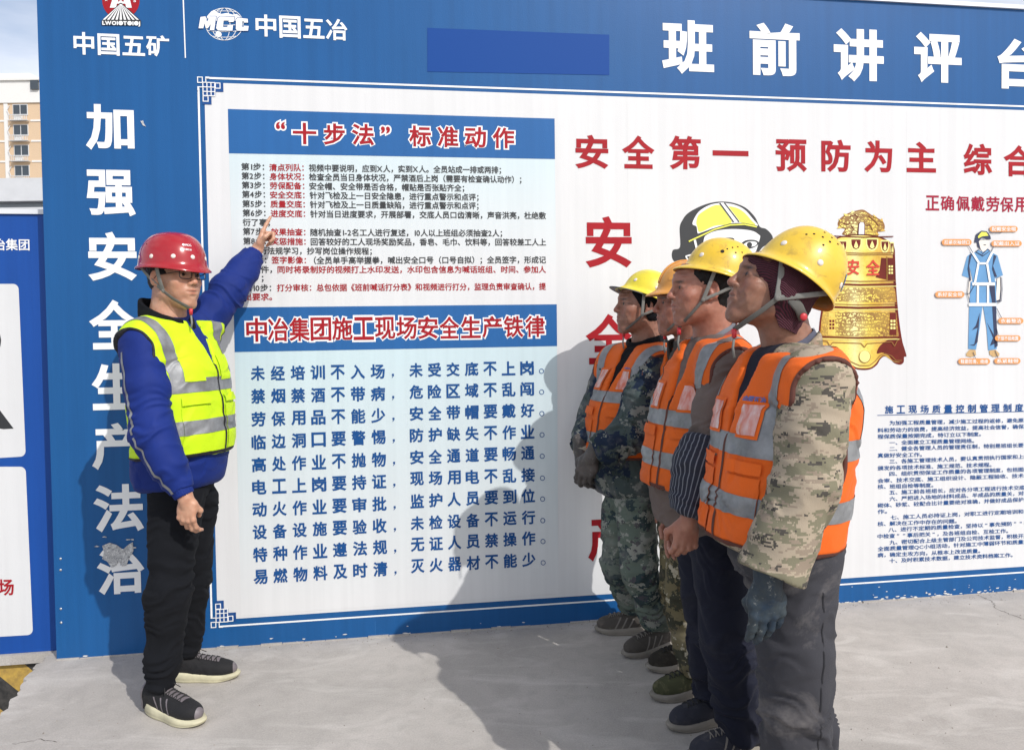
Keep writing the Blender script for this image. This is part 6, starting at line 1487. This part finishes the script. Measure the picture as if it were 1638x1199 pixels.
# C
J = dict(head=cpt(1121, 466, 2.5), neck=cpt(1142, 540, 2.52), pelvis=cpt(1135, 845, 2.5), shL=cpt(1163, 588, 2.33), elL=cpt(1135, 722, 2.27), wrL=cpt(1102, 830, 2.24), shR=cpt(1122, 578, 2.70), elR=cpt(1100, 700, 2.74), wrR=cpt(1080, 820, 2.72),
 hipL=cpt(1155, 870, 2.42), hipR=cpt(1128, 870, 2.58), knL=cpt(1163, 1020, 2.38), knR=cpt(1140, 1010, 2.56))
bring(J, [('L', 1190, 1205, 1112, 1215), ('R', 1146, 1152, 1066, 1168)])
st = dict(fwd=fwd_deg(24), look=fwd_deg(6), tilt=R_(4), tone=(.40, .19, .13), skin=M_skin, stubble=.25, blush=.7, full=1.06, seed=8, age=.6, jaw=1.05,
 handL=hand_relaxed(d=(-.15, 0, -1), n=(.1, -1, .1), t=(-1, 0, 0), curl=(.75, .8, .85, .9), tc=.8, sc=1.0), handR=hand_relaxed(n=(0, 1, 0)),
 torso=torso([(1120, 845, 2.52, .185, .126), (1115, 815, 2.52, .19, .133), (1112, 770, 2.52, .195, .138), (1119, 700, 2.52, .195, .138), (1127, 640, 2.52, .195, .132), (1140, 585, 2.52, .17, .110), (1143, 548, 2.52, .10, .08)]),
 jacket=M_brownj, jw=.010, jl=.032, arm_r=(.078, .074, .056, .050), cuffL=.95, trousers=M_navyt, leg_r=(.094, .084, .074, .070), tw=.010, tlam=.06, hem=-.05,
 collar=[(fabric('grey_red_collar', (.24, .09, .09), .85), .082, .024, .04, .0), (fabric('grey_shirt', (.20, .21, .24), .85), .072, .040, .03, -.004)], coltilt=.6,
 vest=dict(m=M_orange, hem=zof(1070, 779, 2.45)[2], bands=(zof(1070, 735, 2.45)[2], zof(1070, 668, 2.45)[2]), bw=.026, trim=M_trimo, sc=.130, scz=-.16, slope=.0, w=.009, ah=.19, ao=.02))
P = person('person', 'worker in a brown jacket with pinstriped oversleeve and navy trousers', J, st); P['st_look'] = st['look']; h = P['h']
(hm, W, f, rim, sn), HM = helmet_on(P, h.w((0, -.064, .054)), R_(21), dict(a=.112, b=.122, h=.128, peak=.026, brim=.010, sq=.82), [M_hy, M_hyi], [(30, .16), (100, .16), (150, .16), (-30, .16), (-100, .16)], [(62, .30, .0065), (68, .38, .003), (76, .45, .003), (86, .52, .003), (84, .36, .003), (96, .42, .003), (102, .30, .003)])
hair_cap('hair', P, .006, M_hair, [lambda q: q[:, 1]-.050+np.maximum(0, .05-q[:, 2])*.9, lambda q: -(q[:, 2]+.012+.055*(q[:, 1] < -.035)), lambda q: -(q[:, 2]+.075)], wob=.003, extra=[h.e((0, -.05, -.02), (.066, .062, .060))], helm=(h.w((0, -.064, .054)), HM, dict(a=.112, b=.122, h=.128, peak=.026, brim=.010, sq=.82)))
straps(P, hm, W, f, 62, 118, (.080, .020, -.034), (.044, .060, -.098), under=(.006, .070, -.128), wd=.013)
# pinstriped oversleeve on the near forearm
e_, w_ = J['elL'], J['wrL']; C = S(); dd = nrm(w_-e_)
C.add(rc(e_-dd*.02+(J['shL']-e_)*.05, e_+dd*.06, .086, .088), rc(e_+dd*.06, w_-dd*.045, .088, .072), k=.02); C.plane(w_-dd*.012, dd); C.plane(e_+(J['shL']-e_)*.12, nrm(J['shL']-e_), .01)
cv, cf = sdf_mesh(C, .005); cv = wrinkle(cv, cf, [(e_, w_)], .006, .028, 4, [(e_, .6), (w_, .8)], .6); x_ = nrm(np.cross(dd, [0, 1., 0])); y_ = np.cross(dd, x_); ang = np.arctan2((cv-e_)@x_, -(cv-e_)@y_)/(2*math.pi)+.5
ang = np.stack([ang]*3, 1); mk('oversleeve', cv, cf, M_pin, P['body'], smooth=True, attr={'stripe': ang})
shoe(P['body'], J['ankL'], J['toeL'], .275, M_shoen, M_soleg, M_laceg, st_m=M_laceg); shoe(P['body'], J['ankR'], J['toeR'], .275, M_shoen, M_soleg, M_lace)

# B (orange helmet, mostly hidden)
J = dict(head=cpt(1091, 489, 2.90), neck=cpt(1108, 553, 2.92), pelvis=cpt(1105, 815, 2.90), shL=cpt(1128, 592, 2.74), elL=cpt(1125, 700, 2.72), wrL=cpt(1100, 800, 2.70), shR=cpt(1088, 588, 3.08), elR=cpt(1085, 700, 3.12), wrR=cpt(1070, 800, 3.06),
 hipL=cpt(1108, 830, 2.84), hipR=cpt(1088, 830, 2.98), knL=cpt(1098, 950, 2.84), knR=cpt(1090, 940, 3.0))
bring(J, [('L', 1116, 1108, 1040, 1120), ('R', 1104, 1065, 1040, 1072)])
st = dict(fwd=fwd_deg(10), look=fwd_deg(4), tilt=R_(4), tone=(.38, .18, .125), skin=M_skin, stubble=.3, blush=.6, full=1.08, seed=11, age=.7, hbody=.0042,
 handL=hand_relaxed(), handR=hand_relaxed(n=(0, 1, 0)),
 torso=torso([(1112, 840, 2.92, .17, .11), (1110, 770, 2.92, .18, .118), (1111, 700, 2.92, .18, .122), (1113, 640, 2.92, .18, .118), (1110, 590, 2.92, .16, .10), (1110, 560, 2.92, .10, .08)]),
 jacket=M_dgrey, jw=.009, arm_r=(.074, .072, .064, .056), trousers=M_bcamo, leg_r=(.086, .078, .070, .066), tw=.010, hem=-.03,
 collar=[(M_dgrey, .088, .042, .03, .015)], coltilt=.3,
 vest=dict(m=M_orange, hem=zof(1070, 750, 2.85)[2], bands=(zof(1070, 715, 2.85)[2], zof(1070, 655, 2.85)[2]), bw=.025, trim=M_trimo, sc=.125, scz=-.16, slope=.0, ah=.18, ao=.02))
P = person('person', 'worker with the faded orange helmet, standing third from the front', J, st); P['st_look'] = st['look']; h = P['h']
(hm, W, f, rim, sn), HM = helmet_on(P, h.w((0, -.026, .054)), R_(6), dict(a=.110, b=.126, h=.122, peak=.034, brim=.010, sq=.80, ridge=.0), [M_ho, M_hoi], [(88, .16), (140, .16)], [])
hair_cap('hair', P, .006, M_hair, [lambda q: q[:, 1]-.045+np.maximum(0, .05-q[:, 2])*.9, lambda q: -(q[:, 2]+.03)], wob=.003, helm=(h.w((0, -.026, .054)), HM, dict(a=.110, b=.126, h=.122, peak=.034, brim=.010, sq=.80, ridge=.0)))
straps(P, hm, W, f, 60, 118, (.080, .018, -.036), (.040, .062, -.100), wd=.013)
# raised label plate and ridge on the orange shell
b = MB(); 
for da, t0, t1 in ((10, .20, .28),):
    V = []; 
    for a, t in ((34, .17), (50, .17), (50, .25), (34, .25)):
        P0, n_ = sn(R_(a), t); V += [W(P0+n_*.003)]
    mk('shell_plate', V, [(0, 1, 2, 3)], M_ho, hm)
pts = [W(sn(R_(0), t)[0]+sn(R_(0), t)[1]*.002) for t in np.linspace(.12, .95, 14)]; b.tube(pts, [(.010, .0035)]*14, 8, flat=[nrm(p-h.w((0, 0, 0))) for p in pts]); b.build('shell_ridge', M_ho, hm, smooth=True)
shoe(P['body'], J['ankL'], J['toeL'], .275, M_shoegr, M_soleg, M_lace, .032); shoe(P['body'], J['ankR'], J['toeR'], .27, M_shoek, M_soleg, M_lace, .030)

# A (farthest, hands folded)
J = dict(head=cpt(1023, 491, 3.22), neck=cpt(1036, 549, 3.24), pelvis=cpt(1010, 790, 3.20), shL=cpt(1046, 592, 3.08), elL=cpt(1010, 690, 2.99), wrL=cpt(948, 728, 3.00), shR=cpt(985, 585, 3.36), elR=cpt(953, 665, 3.38), wrR=cpt(930, 722, 3.22),
 hipL=cpt(1018, 810, 3.12), hipR=cpt(995, 810, 3.27), knL=cpt(1022, 910, 3.10), knR=cpt(990, 900, 3.28))
bring(J, [('L', 1055, 1038, 995, 1052), ('R', 1010, 992, 948, 1002)])
J['ankR'][1] = min(J['ankR'][1], 3.40); J['toeR'][1] = min(J['toeR'][1], 3.42)
st = dict(fwd=fwd_deg(28), look=fwd_deg(10), tilt=R_(6), tone=(.34, .18, .125), inner=M_black, skin=M_skin, stubble=.3, blush=.5, full=1.0, seed=14, age=.9, hbody=.0042,
 handL=dict(d=(-.35, .10, -.8), nrm_=(-.4, -.85, .2), thumb=(-.6, .6, .4), curl=(.35, .4, .45, .5), tc=.3, sc=.98), handR=dict(d=(.10, -.25, -.9), nrm_=(-.7, -.6, .1), thumb=(-.2, .4, .3), curl=(.3, .35, .4, .45), tc=.3, sc=.98), gloveL=M_gld, gloveR=M_gld,
 torso=torso([(1006, 790, 3.22, .17, .120), (1002, 765, 3.22, .18, .138), (1000, 715, 3.22, .195, .150), (1006, 660, 3.22, .195, .145), (1016, 615, 3.22, .185, .130), (1028, 580, 3.22, .155, .10), (1034, 556, 3.22, .10, .08)]),
 jacket=M_dcamo, jw=.009, jl=.035, arm_r=(.082, .080, .070, .062), cuffL=.90, cuffR=.90, trousers=M_gcamo, leg_r=(.080, .076, .070, .064), hipw=.84, tw=.009, hem=.0,
 collar=[(M_black, .086, .034, .0, .01)], coltilt=.35,
 vest=dict(m=M_orange, hem=zof(1000, 731, 3.10)[2], bands=(zof(1000, 702, 3.10)[2], zof(1000, 635, 3.10)[2]), bw=.023, trim=M_trimo, sc=.125, scz=-.16, slope=.0, ah=.17, ao=.02, logo='中国五冶', logoat=(.085, zof(985, 590, 3.1)[2]), logom=plain('vest_blue_ink', (.08, .14, .38), .6), logosc=.016))
P = person('person', 'worker closest to the wall, in dark camouflage with folded gloved hands', J, st); P['st_look'] = st['look']; h = P['h']
(hm, W, f, rim, sn), HM = helmet_on(P, h.w((0, -.040, .044)), R_(27), dict(a=.110, b=.122, h=.118, peak=.018, brim=.010, sq=.82), [M_hy2, M_hyi2], [(28, .16), (80, .16), (-28, .16)], [])
hair_cap('ear_flap_cap', P, .012, M_black, [lambda q: q[:, 1]-.060+np.maximum(0, .05-q[:, 2])*.75, lambda q: -.085-q[:, 2]-.02*(q[:, 1] > 0)], extra=[h.e((0, -.030, -.02), (.084, .060, .060))], wob=.002, helm=(h.w((0, -.040, .044)), HM, dict(a=.110, b=.122, h=.118, peak=.018, brim=.010, sq=.82)))
vz = []; 
for a in np.linspace(-62, 62, 17): vz.append((rim(R_(a), .55)+np.array([0, 0, -.006]), rim(R_(a), 1.0)*1+np.array([0, 0, -.006])+np.array([math.sin(R_(a))*.3, math.cos(R_(a)), 0])*.030*max(0, math.cos(R_(a)*1.3))))
V = []; 
for a, c in vz: V += [W(a), W(c), W(c-ZZ*.003), W(a-ZZ*.003)]
F = []
for i in range(16):
    o_ = i*4; F += [(o_, o_+1, o_+5, o_+4), (o_+1, o_+2, o_+6, o_+5), (o_+2, o_+3, o_+7, o_+6), (o_+3, o_, o_+4, o_+7)]
mk('cap_peak', V, F, plain('grey_peak', (.10, .10, .11), .6), P['body'], smooth=True)
straps(P, hm, W, f, 58, 120, (.086, .016, -.040), (.046, .062, -.100), wd=.013)
shoe(P['body'], J['ankL'], J['toeL'], .27, M_shoeg, M_soleg, M_laceg, st_m=M_laceg); shoe(P['body'], J['ankR'], J['toeR'], .27, M_shoeg, M_soleg, M_laceg, st_m=M_laceg)

b = MB(); w_ = J['wrR']; dd = nrm(w_-J['elR']); b.tube([w_-dd*.045, w_-dd*.01, w_+dd*.012], [.040, .039, .034], 18); b.build('pale_cuff', fabric('cream_knit', (.42, .38, .30), .9), P['body'], smooth=True)
